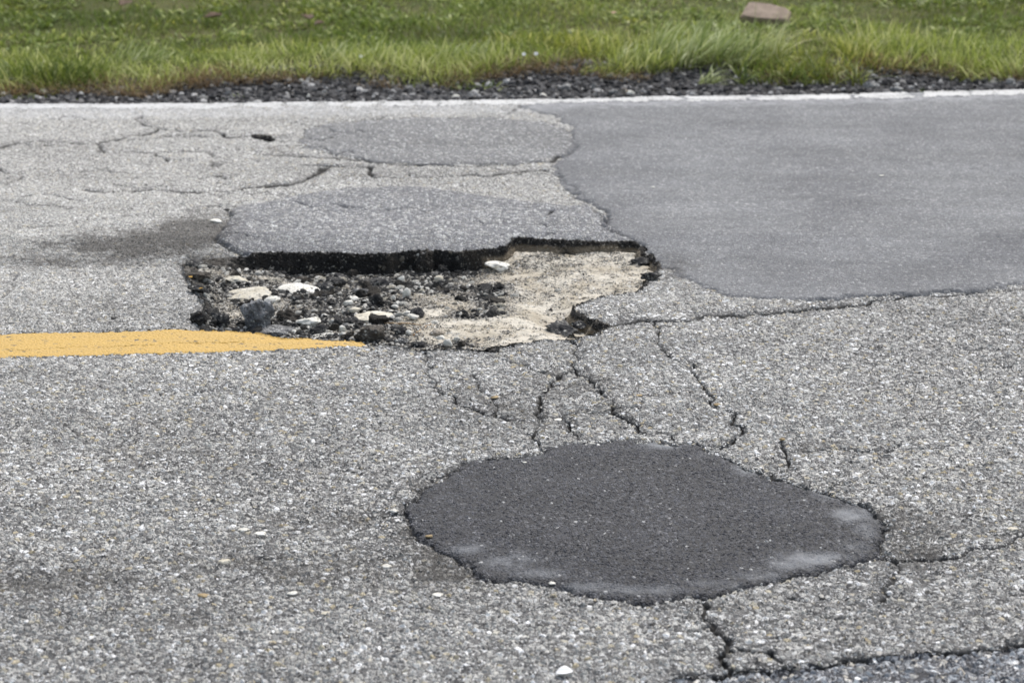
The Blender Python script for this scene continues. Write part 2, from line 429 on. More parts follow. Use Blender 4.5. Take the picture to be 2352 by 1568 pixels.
# ------------------------------------------------------------------ node materials
class NT:
    def __init__(s, name):
        s.m = bpy.data.materials.new(name)
        s.m.use_nodes = True
        s.t = s.m.node_tree
        s.t.nodes.clear()
        s.out = s.t.nodes.new('ShaderNodeOutputMaterial')

    def n(s, kind, **kw):
        k = s.t.nodes.new('ShaderNode' + kind)
        for a, b in kw.items():
            setattr(k, a, b)
        return k

    def put(s, sock, v):
        if isinstance(v, bpy.types.NodeSocket):
            s.t.links.new(v, sock)
        elif isinstance(v, (tuple, list)):
            sock.default_value = (*v, 1.0)[:4] if sock.type == 'RGBA' else v
        else:
            sock.default_value = v

    def math(s, op, a, b=0.0, c=None, clamp=False):
        k = s.n('Math', operation=op, use_clamp=clamp)
        s.put(k.inputs[0], a)
        s.put(k.inputs[1], b)
        if c is not None:
            s.put(k.inputs[2], c)
        return k.outputs[0]

    def mix(s, f, a, b, blend='MIX'):
        k = s.n('Mix', data_type='RGBA', blend_type=blend)
        s.put(k.inputs[0], f)
        s.put(k.inputs[6], a)
        s.put(k.inputs[7], b)
        return k.outputs[2]

    def attr(s, name):
        return s.n('Attribute', attribute_name=name).outputs['Fac']

    def pos(s, obj=False):
        return s.n('TexCoord').outputs['Object'] if obj else s.n('NewGeometry').outputs['Position']

    def noise(s, vec, scale, detail=2.0, rough=.55):
        k = s.n('TexNoise')
        s.put(k.inputs['Vector'], vec)
        k.inputs['Scale'].default_value = scale
        k.inputs['Detail'].default_value = detail
        k.inputs['Roughness'].default_value = rough
        return k.outputs['Fac']

    def warp(s, vec, scale, amount):
        k = s.n('TexNoise')
        s.put(k.inputs['Vector'], vec)
        k.inputs['Scale'].default_value = scale
        k.inputs['Detail'].default_value = 1.0
        a = s.n('VectorMath', operation='MULTIPLY_ADD')
        s.put(a.inputs[0], k.outputs['Color'])
        a.inputs[1].default_value = (amount,) * 3
        s.put(a.inputs[2], vec)
        return a.outputs[0]

    def ss(s, v, a, b):
        k = s.n('MapRange', interpolation_type='SMOOTHSTEP')
        s.put(k.inputs[0], v)
        k.inputs[1].default_value = a
        k.inputs[2].default_value = b
        return k.outputs[0]

    def ramp(s, v, stops, const=False):
        k = s.n('ValToRGB')
        k.color_ramp.interpolation = 'CONSTANT' if const else 'LINEAR'
        e = k.color_ramp.elements
        while len(e) < len(stops):
            e.new(.5)
        for q, (p, c) in zip(e, stops):
            q.position = p
            q.color = (*c, 1.0)
        s.put(k.inputs[0], v)
        return k.outputs[0]

    def stones(s, vec, size, seed=0.0):
        """edge distance, two random numbers per stone"""
        mp = s.n('Mapping')
        s.put(mp.inputs['Vector'], vec)
        mp.inputs['Location'].default_value = (seed, seed * .7, seed * .3)
        v1 = s.n('TexVoronoi', feature='F1')
        v2 = s.n('TexVoronoi', feature='DISTANCE_TO_EDGE')
        for v in (v1, v2):
            s.put(v.inputs['Vector'], mp.outputs[0])
            v.inputs['Scale'].default_value = 1.0 / size
        sep = s.n('SeparateColor')
        s.put(sep.inputs[0], v1.outputs['Color'])
        return v2.outputs['Distance'], sep.outputs[0], sep.outputs[1], sep.outputs[2]

    def finish(s, col, rough=.85, height=None, disp=True, spec=.3, bump=1.0, bump_dist=.004):
        b = s.n('BsdfPrincipled')
        s.put(b.inputs['Base Color'], col)
        s.put(b.inputs['Roughness'], rough)
        b.inputs['Specular IOR Level'].default_value = spec
        if height is not None:
            if disp:
                d = s.n('Displacement')
                d.inputs['Midlevel'].default_value = 0
                d.inputs['Scale'].default_value = 1
                s.put(d.inputs['Height'], height)
                s.t.links.new(d.outputs[0], s.out.inputs['Displacement'])
                s.m.displacement_method = 'BOTH'
            else:
                k = s.n('Bump')
                k.inputs['Strength'].default_value = bump
                k.inputs['Distance'].default_value = 1.0
                s.put(k.inputs['Height'], height)
                s.t.links.new(k.outputs[0], b.inputs['Normal'])
        s.t.links.new(b.outputs[0], s.out.inputs['Surface'])
        return s.m


GREY_STONE = [(0, (.20, .197, .19)), (.25, (.31, .305, .295)), (.5, (.41, .405, .39)), (.72, (.50, .495, .48)), (.88, (.66, .66, .66)), (1, (.84, .85, .86))]
PATCH_STONE = [(0, (.11, .112, .118)), (.5, (.24, .242, .249)), (.85, (.34, .342, .348)), (.97, (.44, .442, .445)), (1, (.62, .62, .62))]
TAN_STONE = [(0, (.20, .197, .195)), (.22, (.33, .325, .315)), (.45, (.42, .412, .395)), (.66, (.50, .49, .47)), (.68, (.46, .43, .36)), (.735, (.40, .34, .23)), (.755, (.49, .475, .44)), (.90, (.58, .577, .572)), (1, (.84, .84, .85))]
BLUE_STONE = [(0, (.13, .138, .155)), (.3, (.25, .265, .29)), (.55, (.37, .39, .42)), (.78, (.50, .515, .535)), (.9, (.56, .51, .43)), (1, (.85, .86, .87))]


def asphalt(name, big, cov, fine, fcov, tar_dark, tar_pale, stone, fine_stops, hb, hf, smear=False, rough=.85, seed=0.0, mottled=0.0, stain_gain=1.0, pale=0.0):
    t = NT(name)
    p = t.pos()
    pw = t.warp(p, 1 / (big * .9), big * .38)
    tone, crk, stn = t.attr('tone'), t.attr('crack'), t.attr('stain')
    n_big = t.noise(p, 2.2, 4, .6)
    n_mid = t.noise(p, 18, 3, .6)
    if stain_gain:
        nz = t.math('ADD', t.math('MULTIPLY', t.math('SUBTRACT', n_mid, .5), 1.1), t.math('MULTIPLY', t.math('SUBTRACT', t.noise(p, 60, 3, .6), .5), .9))
        stn = t.math('MULTIPLY', t.ss(t.math('ADD', stn, t.math('MULTIPLY', nz, 1.3)), .08, .92), t.ss(stn, .03, .25))
    wmap = t.n('Mapping')
    t.put(wmap.inputs['Vector'], p)
    wmap.inputs['Scale'].default_value = (.55, 2.6, 1)
    wear = t.noise(wmap.outputs[0], 1.3, 5, .62)
    # tar and sand between the stones
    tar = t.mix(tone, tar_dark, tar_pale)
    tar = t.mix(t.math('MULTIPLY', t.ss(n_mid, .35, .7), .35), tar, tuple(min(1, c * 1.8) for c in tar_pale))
    # fine aggregate
    d2, a2, b2, c2 = t.stones(pw, fine, seed + 3.1)
    keep2 = t.math('LESS_THAN', a2, t.math('MULTIPLY', fcov, t.math('SUBTRACT', 1.0, t.math('MULTIPLY', crk, 1.0, clamp=True))))
    m2 = t.math('MULTIPLY', t.ss(d2, .02, .14), keep2)
    col = t.mix(m2, tar, t.ramp(b2, fine_stops))
    h = t.math('MULTIPLY', t.math('MULTIPLY', t.ss(d2, 0, .35), keep2), hf)
    # coarse stones
    d1, a1, b1, c1 = t.stones(pw, big, seed)
    cut = t.math('SUBTRACT', 1.0, t.math('ADD', t.math('MULTIPLY', crk, 1.3), t.math('MULTIPLY', stn, .5 * stain_gain)), clamp=True)
    covn = t.math('MULTIPLY', cov, t.math('ADD', .55, t.math('MULTIPLY', n_big, .9)))
    keep1 = t.math('LESS_THAN', a1, t.math('MULTIPLY', covn, cut))
    m1 = t.math('MULTIPLY', t.ss(d1, .03, .12), keep1)
    sc = t.ramp(b1, stone)
    sc = t.mix(.35, sc, t.mix(t.noise(p, 420, 2), (.5, .5, .5), (.75, .74, .70)), 'MULTIPLY')
    sc = t.mix(1.0, sc, (1.24, 1.245, 1.25), 'MULTIPLY')
    sc = t.mix(t.math('MULTIPLY', tone, .5), sc, (.40, .395, .38))
    col = t.mix(m1, col, sc)
    hs = t.math('MULTIPLY', t.math('MULTIPLY', t.ss(d1, 0, .30), keep1), t.math('MULTIPLY', t.math('ADD', .45, c1), hb))
    h = t.math('ADD', h, hs)
    h = t.math('ADD', h, t.math('MULTIPLY', t.noise(p, 260, 2), hf * .6))
    # dirt, worn paint, cracks filled with dirt
    dark = t.mix(.45, t.mix(1.0, col, (.55, .535, .515), 'MULTIPLY'), (.048, .043, .038))
    col = t.mix(t.math('MULTIPLY', stn, .9 * stain_gain, clamp=True), col, dark)
    if mottled:
        col = t.mix(t.math('MULTIPLY', t.ss(n_big, .35, .75), mottled), col, t.mix(1.0, col, (.62, .62, .64), 'MULTIPLY'))
    if pale:
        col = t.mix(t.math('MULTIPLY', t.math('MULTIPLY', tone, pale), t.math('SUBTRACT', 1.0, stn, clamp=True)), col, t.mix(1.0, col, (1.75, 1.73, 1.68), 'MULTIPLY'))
    wv = t.math('ADD', .62, t.math('MULTIPLY', wear, .76))
    wc = t.n('CombineColor')
    for i in range(3):
        t.put(wc.inputs[i], wv)
    col = t.mix(1.0, col, wc.outputs[0], 'MULTIPLY')
    gh = t.math('MULTIPLY', t.attr('ghost'), t.ss(n_mid, .25, .6))
    col = t.mix(gh, col, (.62, .63, .65))
    col = t.mix(t.math('MULTIPLY', crk, t.ss(crk, .25, .75)), col, (.022, .021, .02))
    r = rough
    if smear:
        sm = t.math('MULTIPLY', t.attr('smear'), t.ss(n_mid, .1, .55))
        sm = t.ss(sm, .08, .95)
        col = t.mix(t.math('MULTIPLY', sm, .68), col, (.165, .178, .20))
        h = t.math('MULTIPLY', h, t.math('SUBTRACT', 1.0, t.math('MULTIPLY', sm, .75)))
        r = t.math('SUBTRACT', rough, t.math('MULTIPLY', sm, .22))
    return t.finish(col, r, h, True, .35)


M = {}
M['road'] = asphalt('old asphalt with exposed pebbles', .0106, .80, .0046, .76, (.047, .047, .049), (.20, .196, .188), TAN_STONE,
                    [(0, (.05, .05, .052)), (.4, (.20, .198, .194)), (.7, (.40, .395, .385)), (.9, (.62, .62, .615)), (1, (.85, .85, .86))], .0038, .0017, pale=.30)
M['big_patch'] = asphalt('grey worn asphalt patch', .0075, .26, .0042, .75, (.132, .1375, .147), (.152, .157, .166), PATCH_STONE,
                         [(0, (.10, .102, .108)), (.55, (.178, .18, .187)), (.9, (.29, .292, .298)), (.985, (.38, .382, .387)), (1, (.50, .51, .52))], .0012, .0008, seed=5, mottled=.8)
M['mid_patch'] = asphalt('pale worn asphalt patch', .0095, .42, .0045, .75, (.115, .117, .127), (.135, .137, .146), GREY_STONE,
                         [(0, (.085, .086, .093)), (.5, (.165, .167, .177)), (.85, (.33, .33, .335)), (1, (.70, .71, .72))], .0026, .0012, seed=9, mottled=.2)
M['far_patch'] = asphalt('coarse dark asphalt patch', .009, .42, .0045, .75, (.14, .142, .147), (.165, .166, .17), GREY_STONE,
                         [(0, (.10, .10, .105)), (.6, (.20, .202, .208)), (.9, (.23, .23, .235)), (1, (.5, .5, .5))], .0026, .0014, seed=13, mottled=.3)
M['near_patch'] = asphalt('fresh black asphalt patch', .0062, .80, .0034, .7, (.028, .028, .031), (.028, .028, .031),
                          [(0, (.045, .0455, .053)), (.5, (.074, .075, .086)), (.9, (.118, .120, .135)), (.985, (.16, .16, .168)), (1, (.5, .5, .5))],
                          [(0, (.022, .022, .025)), (1, (.05, .05, .055))], .0020, .0009, smear=True, rough=.62, seed=17, stain_gain=0)
M['overlay'] = asphalt('coarse bluish chip asphalt', .0135, .95, .006, .7, (.05, .05, .055), (.06, .06, .064), BLUE_STONE,
                       [(0, (.08, .08, .087)), (.6, (.24, .245, .26)), (1, (.6, .6, .61))], .0048, .0018, seed=23)


def paint(name, base, dirt, pit, seed, disp):
    t = NT(name)
    p = t.pos()
    n1, n2 = t.noise(p, 3.0, 4, .6), t.noise(p, 60, 3, .6)
    str_ = t.n('Mapping')
    t.put(str_.inputs['Vector'], p)
    str_.inputs['Scale'].default_value = (4, 40, 20)
    n3 = t.noise(str_.outputs[0], 1.0, 4, .65)
    col = t.mix(t.math('MULTIPLY', t.ss(n3, .42, .72), .45), base, dirt)
    col = t.mix(t.math('MULTIPLY', t.ss(n1, .5, .75), .3), col, dirt)
    d, a, b, c = t.stones(t.warp(p, 80, .006), .012, seed)
    hole = t.math('MULTIPLY', t.math('LESS_THAN', a, pit), t.ss(d, .05, .2))
    hole = t.math('MULTIPLY', hole, t.ss(n3, .40, .62))
    col = t.mix(hole, col, (.10, .095, .08))
    crk = t.attr('crack')
    col = t.mix(t.ss(crk, .18, .5), col, (.05, .042, .03))
    h = t.math('ADD', t.math('MULTIPLY', t.ss(d, 0, .3), disp), t.math('MULTIPLY', n2, disp * .8))
    h = t.math('SUBTRACT', h, t.math('MULTIPLY', hole, .002))
    return t.finish(col, .6, h, True, .35)


M['yellow'] = paint('worn yellow road paint', (.52, .335, .088), (.45, .31, .12), .16, 2.0, .0012)
M['white'] = paint('worn white road paint', (.56, .56, .56), (.33, .33, .33), .5, 6.0, .0014)


def rim_mat():
    t = NT('broken black asphalt edge')
    p = t.pos()
    pw = t.warp(p, 70, .006)
    d, a, b, c = t.stones(pw, .013, 2.2)
    d2, a2, b2, c2 = t.stones(pw, .005, 8.2)
    n = t.noise(p, 14, 3, .6)
    base = t.mix(t.ss(n, .45, .7), (.014, .0135, .0135), (.036, .031, .026))
    st = t.math('MULTIPLY', t.math('LESS_THAN', a, .07), t.ss(d, .08, .2))
    st2 = t.math('MULTIPLY', t.math('LESS_THAN', a2, .09), t.ss(d2, .05, .2))
    col = t.mix(st2, base, (.20, .19, .17))
    col = t.mix(st, col, t.ramp(b, [(0, (.10, .09, .075)), (.6, (.26, .235, .19)), (1, (.52, .50, .46))]))
    low = t.ss(t.math('ADD', t.attr('wall'), t.math('MULTIPLY', t.math('SUBTRACT', n, .5), .9)), .30, .62)
    sandy = t.math('MULTIPLY', t.ss(t.attr('gravelly'), .45, .25), low)
    col = t.mix(t.math('MULTIPLY', sandy, .85), col, t.mix(n, (.15, .12, .085), (.33, .28, .21)))
    col = t.mix(t.math('MULTIPLY', t.ss(t.attr('stain'), .15, .55), .8), col, t.mix(t.ss(a, .3, .7), (.075, .066, .057), (.20, .185, .165)))
    h = t.math('ADD', t.math('MULTIPLY', t.ss(d, 0, .35), .0040), t.math('MULTIPLY', t.ss(d2, 0, .35), .0014))
    h = t.math('ADD', h, t.math('MULTIPLY', t.math('SUBTRACT', t.noise(p, 45, 3), .5), .010))
    return t.finish(col, .8, h, True, .35)


def floor_mat():
    t = NT('sandy limestone base with grit')
    p = t.pos()
    g = t.attr('gravelly')
    pw = t.warp(p, 60, .007)
    d, a, b, c = t.stones(pw, .0085, 4.2)
    d2, a2, b2, c2 = t.stones(pw, .0045, 7.2)
    n, nf = t.noise(p, 9, 4, .6), t.noise(p, 70, 3, .6)
    sand = t.mix(t.ss(n, .35, .65), (.41, .365, .29), (.59, .55, .475))
    sand = t.mix(t.math('MULTIPLY', t.ss(nf, .45, .75), .4), sand, (.30, .26, .20))
    sand = t.mix(t.ss(g, .55, .95), sand, t.mix(.6, sand, (.05, .046, .04)))
    gg = t.math('ADD', t.math('MULTIPLY', g, .9), t.math('MULTIPLY', t.ss(t.noise(p, 22, 3, .6), .45, .64), .5))
    k2 = t.math('LESS_THAN', a2, gg)
    col = t.mix(t.math('MULTIPLY', t.ss(d2, .02, .12), k2), sand, t.ramp(b2, [(0, (.025, .025, .027)), (.60, (.075, .073, .072)), (.75, (.22, .21, .195)), (1, (.55, .53, .49))]))
    k1 = t.math('LESS_THAN', a, t.math('MULTIPLY', gg, .55))
    col = t.mix(t.math('MULTIPLY', t.ss(d, .03, .14), k1), col, t.ramp(b, [(0, (.025, .025, .027)), (.5, (.07, .068, .066)), (.62, (.30, .29, .27)), (1, (.68, .66, .62))]))
    h = t.math('ADD', t.math('MULTIPLY', t.math('MULTIPLY', t.ss(d2, 0, .35), k2), .0022), t.math('MULTIPLY', t.math('MULTIPLY', t.ss(d, 0, .35), k1), .0045))
    h = t.math('ADD', h, t.math('MULTIPLY', n, .012))
    h = t.math('ADD', h, t.math('MULTIPLY', nf, .003))
    return t.finish(col, .92, h, True, .2)


M['rim'] = rim_mat()
M['floor'] = floor_mat()


def rock_mat(name, c0, c1, speck, speck_amt, bump=.004, veins=None, rnd=.25, scale=1.0, rough=.9, dust=None):
    t = NT(name)
    p = t.pos(True)
    inf = t.n('ObjectInfo').outputs['Random']
    n1, n2 = t.noise(p, 25 * scale, 4, .6), t.noise(p, 160 * scale, 3, .6)
    col = t.mix(t.ss(n1, .3, .7), c0, c1)
    d, a, b, c = t.stones(t.warp(p, 90, .005), .0065, 1.0)
    k = t.math('MULTIPLY', t.math('LESS_THAN', a, speck_amt), t.ss(d, .04, .16))
    col = t.mix(k, col, t.ramp(b, speck))
    if veins:
        col = t.mix(t.math('MULTIPLY', t.ss(t.noise(p, 40, 4, .7), .52, .6), .7), col, veins)
    if dust:
        col = t.mix(t.math('MULTIPLY', t.ss(t.noise(p, 55, 4, .7), .50, .66), .55), col, dust)
    v = t.math('ADD', 1 - rnd, t.math('MULTIPLY', inf, 2 * rnd))
    cmb = t.n('CombineColor')
    for i in range(3):
        t.put(cmb.inputs[i], v)
    col = t.mix(1.0, col, cmb.outputs[0], 'MULTIPLY')
    h = t.math('ADD', t.math('MULTIPLY', n1, bump * 1.5), t.math('MULTIPLY', n2, bump * .35))
    h = t.math('ADD', h, t.math('MULTIPLY', t.math('MULTIPLY', t.ss(d, 0, .3), k), bump * .5))
    return t.finish(col, rough, h, False, .3)


DARK_SPECK = [(0, (.05, .05, .05)), (.6, (.12, .115, .105)), (1, (.45, .44, .41))]
PALE_SPECK = [(0, (.30, .28, .24)), (.6, (.48, .46, .41)), (1, (.65, .64, .60))]
GREY_SPECK = [(0, (.10, .10, .10)), (.5, (.30, .30, .30)), (1, (.62, .62, .60))]
M['lime'] = rock_mat('pale limestone', (.60, .58, .52), (.80, .785, .74), PALE_SPECK, .25, rnd=.16)
M['buff'] = rock_mat('buff sandy limestone', (.50, .455, .36), (.68, .64, .55), PALE_SPECK, .2, rnd=.1)
M['black'] = rock_mat('black asphalt lump', (.016, .016, .018), (.060, .059, .060), DARK_SPECK, .32, .006, rnd=.45, dust=(.20, .19, .17))
M['brown'] = rock_mat('brown black asphalt lump', (.028, .024, .020), (.085, .073, .062), DARK_SPECK, .3, .006, rnd=.35, dust=(.22, .20, .17))
M['speckled'] = rock_mat('asphalt lump with grey pebbles', (.07, .07, .072), (.15, .15, .152), GREY_SPECK, .78, .005, rnd=.15)
M['bluegrey'] = rock_mat('blue grey asphalt lump', (.09, .093, .10), (.32, .33, .35), GREY_SPECK, .45, .006, veins=(.035, .034, .033), rnd=.1)
M['greybrown'] = rock_mat('grey brown stone', (.17, .145, .12), (.33, .29, .24), DARK_SPECK, .25, .004, rnd=.15)
M['grey'] = rock_mat('grey stone', (.13, .13, .13), (.29, .285, .275), GREY_SPECK, .35, .004, rnd=.25)
M['ochre'] = rock_mat('ochre stone', (.30, .22, .12), (.42, .33, .20), PALE_SPECK, .15, .003, rnd=.2)


def scatter_mat(name, stops, bump=.0015):
    t = NT(name)
    p = t.pos()
    n = t.noise(p, 220, 2, .6)
    col = t.ramp(t.attr('rnd'), stops)
    col = t.mix(.4, col, t.mix(n, (.5, .5, .5), (1.3, 1.3, 1.3)), 'MULTIPLY')
    return t.finish(col, .9, t.math('MULTIPLY', n, bump), False, .3)


M['rubble'] = scatter_mat('pothole grit', [(0, (.018, .018, .02)), (.56, (.05, .049, .048)), (.68, (.16, .155, .147)), (.80, (.34, .325, .295)), (1, (.70, .68, .63))])
M['gravel'] = scatter_mat('dark shoulder gravel', [(0, (.032, .031, .032)), (.45, (.072, .070, .072)), (.78, (.14, .137, .138)), (.92, (.25, .243, .235)), (1, (.58, .57, .56))])


def grass_mat(name, root, low, mid, tip, transl=.35):
    t = NT(name)
    h, r = t.attr('along'), t.attr('rnd')
    p = t.pos()
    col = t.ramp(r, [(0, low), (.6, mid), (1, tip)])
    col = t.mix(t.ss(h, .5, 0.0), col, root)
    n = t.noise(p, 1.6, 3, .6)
    col = t.mix(t.math('MULTIPLY', t.ss(n, .45, .7), .5), col, t.mix(1.0, col, (1.15, .95, .55), 'MULTIPLY'))
    b = t.n('BsdfPrincipled')
    t.put(b.inputs['Base Color'], col)
    b.inputs['Roughness'].default_value = .5
    b.inputs['Specular IOR Level'].default_value = .4
    tr = t.n('BsdfTranslucent')
    t.put(tr.inputs['Color'], col)
    mx = t.n('MixShader')
    mx.inputs[0].default_value = transl
    t.t.links.new(b.outputs[0], mx.inputs[1])
    t.t.links.new(tr.outputs[0], mx.inputs[2])
    t.t.links.new(mx.outputs[0], t.out.inputs['Surface'])
    return t.m


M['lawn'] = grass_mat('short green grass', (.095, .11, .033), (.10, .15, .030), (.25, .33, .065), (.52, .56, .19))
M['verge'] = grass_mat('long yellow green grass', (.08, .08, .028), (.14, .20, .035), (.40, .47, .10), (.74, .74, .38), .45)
M['straw'] = grass_mat('dead brown grass', (.09, .063, .04), (.19, .125, .075), (.33, .235, .13), (.48, .40, .22), .25)
M['pale_grass'] = grass_mat('pale grass tuft', (.09, .10, .035), (.20, .27, .07), (.42, .49, .18), (.75, .78, .50), .42)
M['weed'] = grass_mat('leafy weed', (.055, .06, .02), (.08, .125, .022), (.18, .24, .045), (.38, .42, .11), .3)


def soil_mat():
    t = NT('soil under grass')
    p = t.pos()
    n, n2 = t.noise(p, 1.5, 5, .65), t.noise(p, 30, 4, .6)
    col = t.mix(t.ss(n, .35, .65), (.065, .085, .026), (.11, .115, .045))
    col = t.mix(t.ss(n2, .45, .7), col, (.085, .065, .04))
    return t.finish(col, 1.0, t.math('MULTIPLY', n2, .02), False, .1)


def base_gravel_mat():
    t = NT('dark crushed stone bed')
    p = t.pos()
    d, a, b, c = t.stones(t.warp(p, 40, .01), .012, 3)
    col = t.mix(t.ss(d, .02, .12), (.055, .051, .047), t.ramp(b, [(0, (.05, .05, .054)), (.7, (.12, .12, .127)), (.93, (.22, .22, .22)), (1, (.5, .49, .47))]))
    return t.finish(col, .9, t.math('MULTIPLY', t.ss(d, 0, .35), .006), False, .25)


M['soil'] = soil_mat()
M['bed'] = base_gravel_mat()


def plain(name, c0, c1, scale=40, rough=.8, bump=.001):
    t = NT(name)
    p = t.pos(True)
    n = t.noise(p, scale, 4, .6)
    return t.finish(t.mix(t.ss(n, .3, .7), c0, c1), rough, t.math('MULTIPLY', n, bump), False, .3)


M['slab'] = plain('brownish concrete', (.20, .155, .12), (.30, .24, .19), 18, .9, .004)
M['leaf_yellow'] = plain('yellow dry leaf', (.50, .30, .07), (.64, .42, .14), 90)
M['leaf_brown'] = plain('brown dry leaf', (.06, .04, .025), (.13, .085, .055), 60)
M['needle'] = plain('dry pine needle', (.30, .17, .07), (.42, .27, .13), 50)
M['petal'] = plain('white petal', (.74, .74, .78), (.84, .84, .86), 50)
M['stem'] = plain('green stem', (.09, .14, .03), (.16, .2, .05), 50)
M['plastic'] = plain('white chipped paint flake', (.80, .80, .80), (.86, .86, .86), 50, .5)
M['stick'] = plain('dry stick', (.25, .17, .10), (.40, .29, .18), 30)

# ------------------------------------------------------------------ meshes and objects


def mesh_np(name, V, F, mat, attrs=None, smooth=True):
    me = bpy.data.meshes.new(name)
    n, k = len(F), F.shape[1]
    me.vertices.add(len(V))
    me.vertices.foreach_set('co', np.ascontiguousarray(V, np.float32).ravel())
    me.loops.add(n * k)
    me.loops.foreach_set('vertex_index', np.ascontiguousarray(F, np.int32).ravel())
    me.polygons.add(n)
    me.polygons.foreach_set('loop_start', np.arange(0, n * k, k, dtype=np.int32))
    me.polygons.foreach_set('use_smooth', np.full(n, smooth))
    me.update(calc_edges=True)
    for a, v in (attrs or {}).items():
        at = me.attributes.new(a, 'FLOAT', 'POINT')
        at.data.foreach_set('value', np.ascontiguousarray(v, np.float32))
    me.materials.append(mat)
    return me


def link(name, me, parent=None, loc=None):
    o = bpy.data.objects.new(name, me)
    COL.objects.link(o)
    if parent:
        o.parent = parent
    if loc is not None:
        o.location = loc
    return o


def tag(o, label, cat, group=None):
    o['label'] = label
    o['category'] = cat
    if group:
        o['group'] = group
    return o


def setting(o, kind='structure'):
    o['kind'] = kind
    return o


# ------------------------------------------------------------------ the road: one dense relief, split into its surfaces
row_px = np.linspace(1640, 172, 1560)
ys = ground(np.full(row_px.shape, 1176.0), row_px)[1]
y0 = ys[0]
ys = np.sort(np.concatenate([ys[(ys < 5.66) | (ys > 6.03)], np.arange(5.66, 6.03, .0013)]))      # finer rows where the back wall of the pothole stands
ys = np.concatenate([y0 - np.geomspace(14, .012, 46), ys])
HALF = 1176 / FPX
uf = np.linspace(-HALF * 1.13, HALF * 1.13, 1230)
ext = np.geomspace(.003, 9, 34)
us = np.concatenate([uf[0] - ext[::-1], uf, uf[-1] + ext])
wrow = np.maximum(ys * cp + CAM_H * sp, 2.9)
GX = us[None, :] * wrow[:, None]
GY = np.broadcast_to(ys[:, None], GX.shape).copy()
nr, nc = GX.shape
gz, glab, gat = surface(GX.ravel(), GY.ravel())
GV = np.stack([GX.ravel(), GY.ravel(), gz], 1)
idx = np.arange(nr * nc).reshape(nr, nc)
GF = np.stack([idx[:-1, :-1], idx[:-1, 1:], idx[1:, 1:], idx[1:, :-1]], -1).reshape(-1, 4)
flab = glab[GF[:, 0]]


def cut(name, which, mat, parent=None):
    sel = GF[np.isin(flab, which)]
    u, inv = np.unique(sel, return_inverse=True)
    me = mesh_np(name, GV[u], inv.reshape(-1, 4), mat, {k: v[u] for k, v in gat.items()})
    return link(name, me, parent)


setting(cut('road', [ROAD], M['road']))
setting(cut('pavement', [OVER], M['overlay']))
tag(cut('asphalt_patch', [NEARP], M['near_patch']), 'fresh black oval asphalt patch in the near lane with grey smears along its rim', 'asphalt patch', 'asphalt repair patches in the road')
tag(cut('asphalt_patch', [MIDP], M['mid_patch']), 'pale grey worn asphalt patch broken off along the back of the pothole', 'asphalt patch', 'asphalt repair patches in the road')
tag(cut('asphalt_patch', [BIGP], M['big_patch']), 'largest smooth grey asphalt patch stretching from the pothole to the white line', 'asphalt patch', 'asphalt repair patches in the road')
tag(cut('asphalt_patch', [FARP], M['far_patch']), 'long narrow grey asphalt patch nearest the white edge line beside the small hole', 'asphalt patch', 'asphalt repair patches in the road')
tag(cut('road_marking', [YEL], M['yellow']), 'solid yellow centre line tapering off where the pothole has eaten it', 'road marking')
tag(cut('road_marking', [WHITE], M['white']), 'thin worn white edge line between asphalt and gravel shoulder', 'road marking')
hole = link('pothole', None)
cx, cy = HOLE[:, 0].mean(), HOLE[:, 1].mean()
tag(hole, 'large ragged pothole beside the yellow line with black broken rim and sandy floor', 'pothole')
cut('broken_rim', [RIM], M['rim'], hole)
cut('sandy_floor', [FLOOR], M['floor'], hole)
tag(cut('pothole', [SHOLE], M['rim']), 'small black hole in the cracked far lane beside the long narrow patch', 'pothole')
del GV, GF, gat

# ------------------------------------------------------------------ ground beyond the road
GRASS_EDGE = pts([(-3000, 235), (-400, 205), (0, 203), (60, 196), (200, 192), (330, 204), (420, 190), (520, 180), (640, 176), (760, 176), (860, 180), (960, 190), (1050, 182), (1150, 166), (1240, 162),
                  (1340, 166), (1440, 172), (1520, 166), (1600, 156), (1680, 166), (1760, 172), (1860, 174), (1960, 160), (2100, 160), (2220, 165), (2352, 168), (3000, 150), (5500, 110)])


def grass_edge(x):
    return np.interp(x, GRASS_EDGE[:, 0], GRASS_EDGE[:, 1])


def road_edge(x):
    return np.interp(x, EDGE_XY[:, 0], EDGE_XY[:, 1])


def verge_z(x, y):
    r = np.clip(y - road_edge(x), -.5, 6)
    return -.012 - .02 * sstep(.0, .25, r) + .05 * sstep(.35, 1.0, r) + .06 * sstep(1.2, 5, r) + .018 * fbm(x, y, .35, 301, 3)


gx = np.concatenate([-np.geomspace(400, 5, 30), np.linspace(-4.9, 4.9, 330), np.geomspace(5, 400, 30)])
gv_ = np.concatenate([np.linspace(-.10, 1.4, 70), np.geomspace(1.45, 6, 60), np.geomspace(6.5, 600, 30)])
XX, VV = np.meshgrid(gx, gv_)
YY = road_edge(np.clip(XX, -8, 8)) + VV
ZZ = verge_z(XX, YY) + .004 * fbm(XX, YY, .03, 311, 2)
V = np.stack([XX.ravel(), YY.ravel(), ZZ.ravel()], 1)
nr2, nc2 = XX.shape
idx = np.arange(nr2 * nc2).reshape(nr2, nc2)
F = np.stack([idx[:-1, :-1], idx[:-1, 1:], idx[1:, 1:], idx[1:, :-1]], -1).reshape(-1, 4)
cxy = V[F].mean(1)
isg = cxy[:, 1] > grass_edge(cxy[:, 0]) + .05
for nm, sel, m in (('gravel_path', ~isg, M['bed']), ('ground', isg, M['soil'])):
    f = F[sel]
    u, inv = np.unique(f, return_inverse=True)
    setting(link(nm, mesh_np(nm, V[u], inv.reshape(-1, 4), m)))

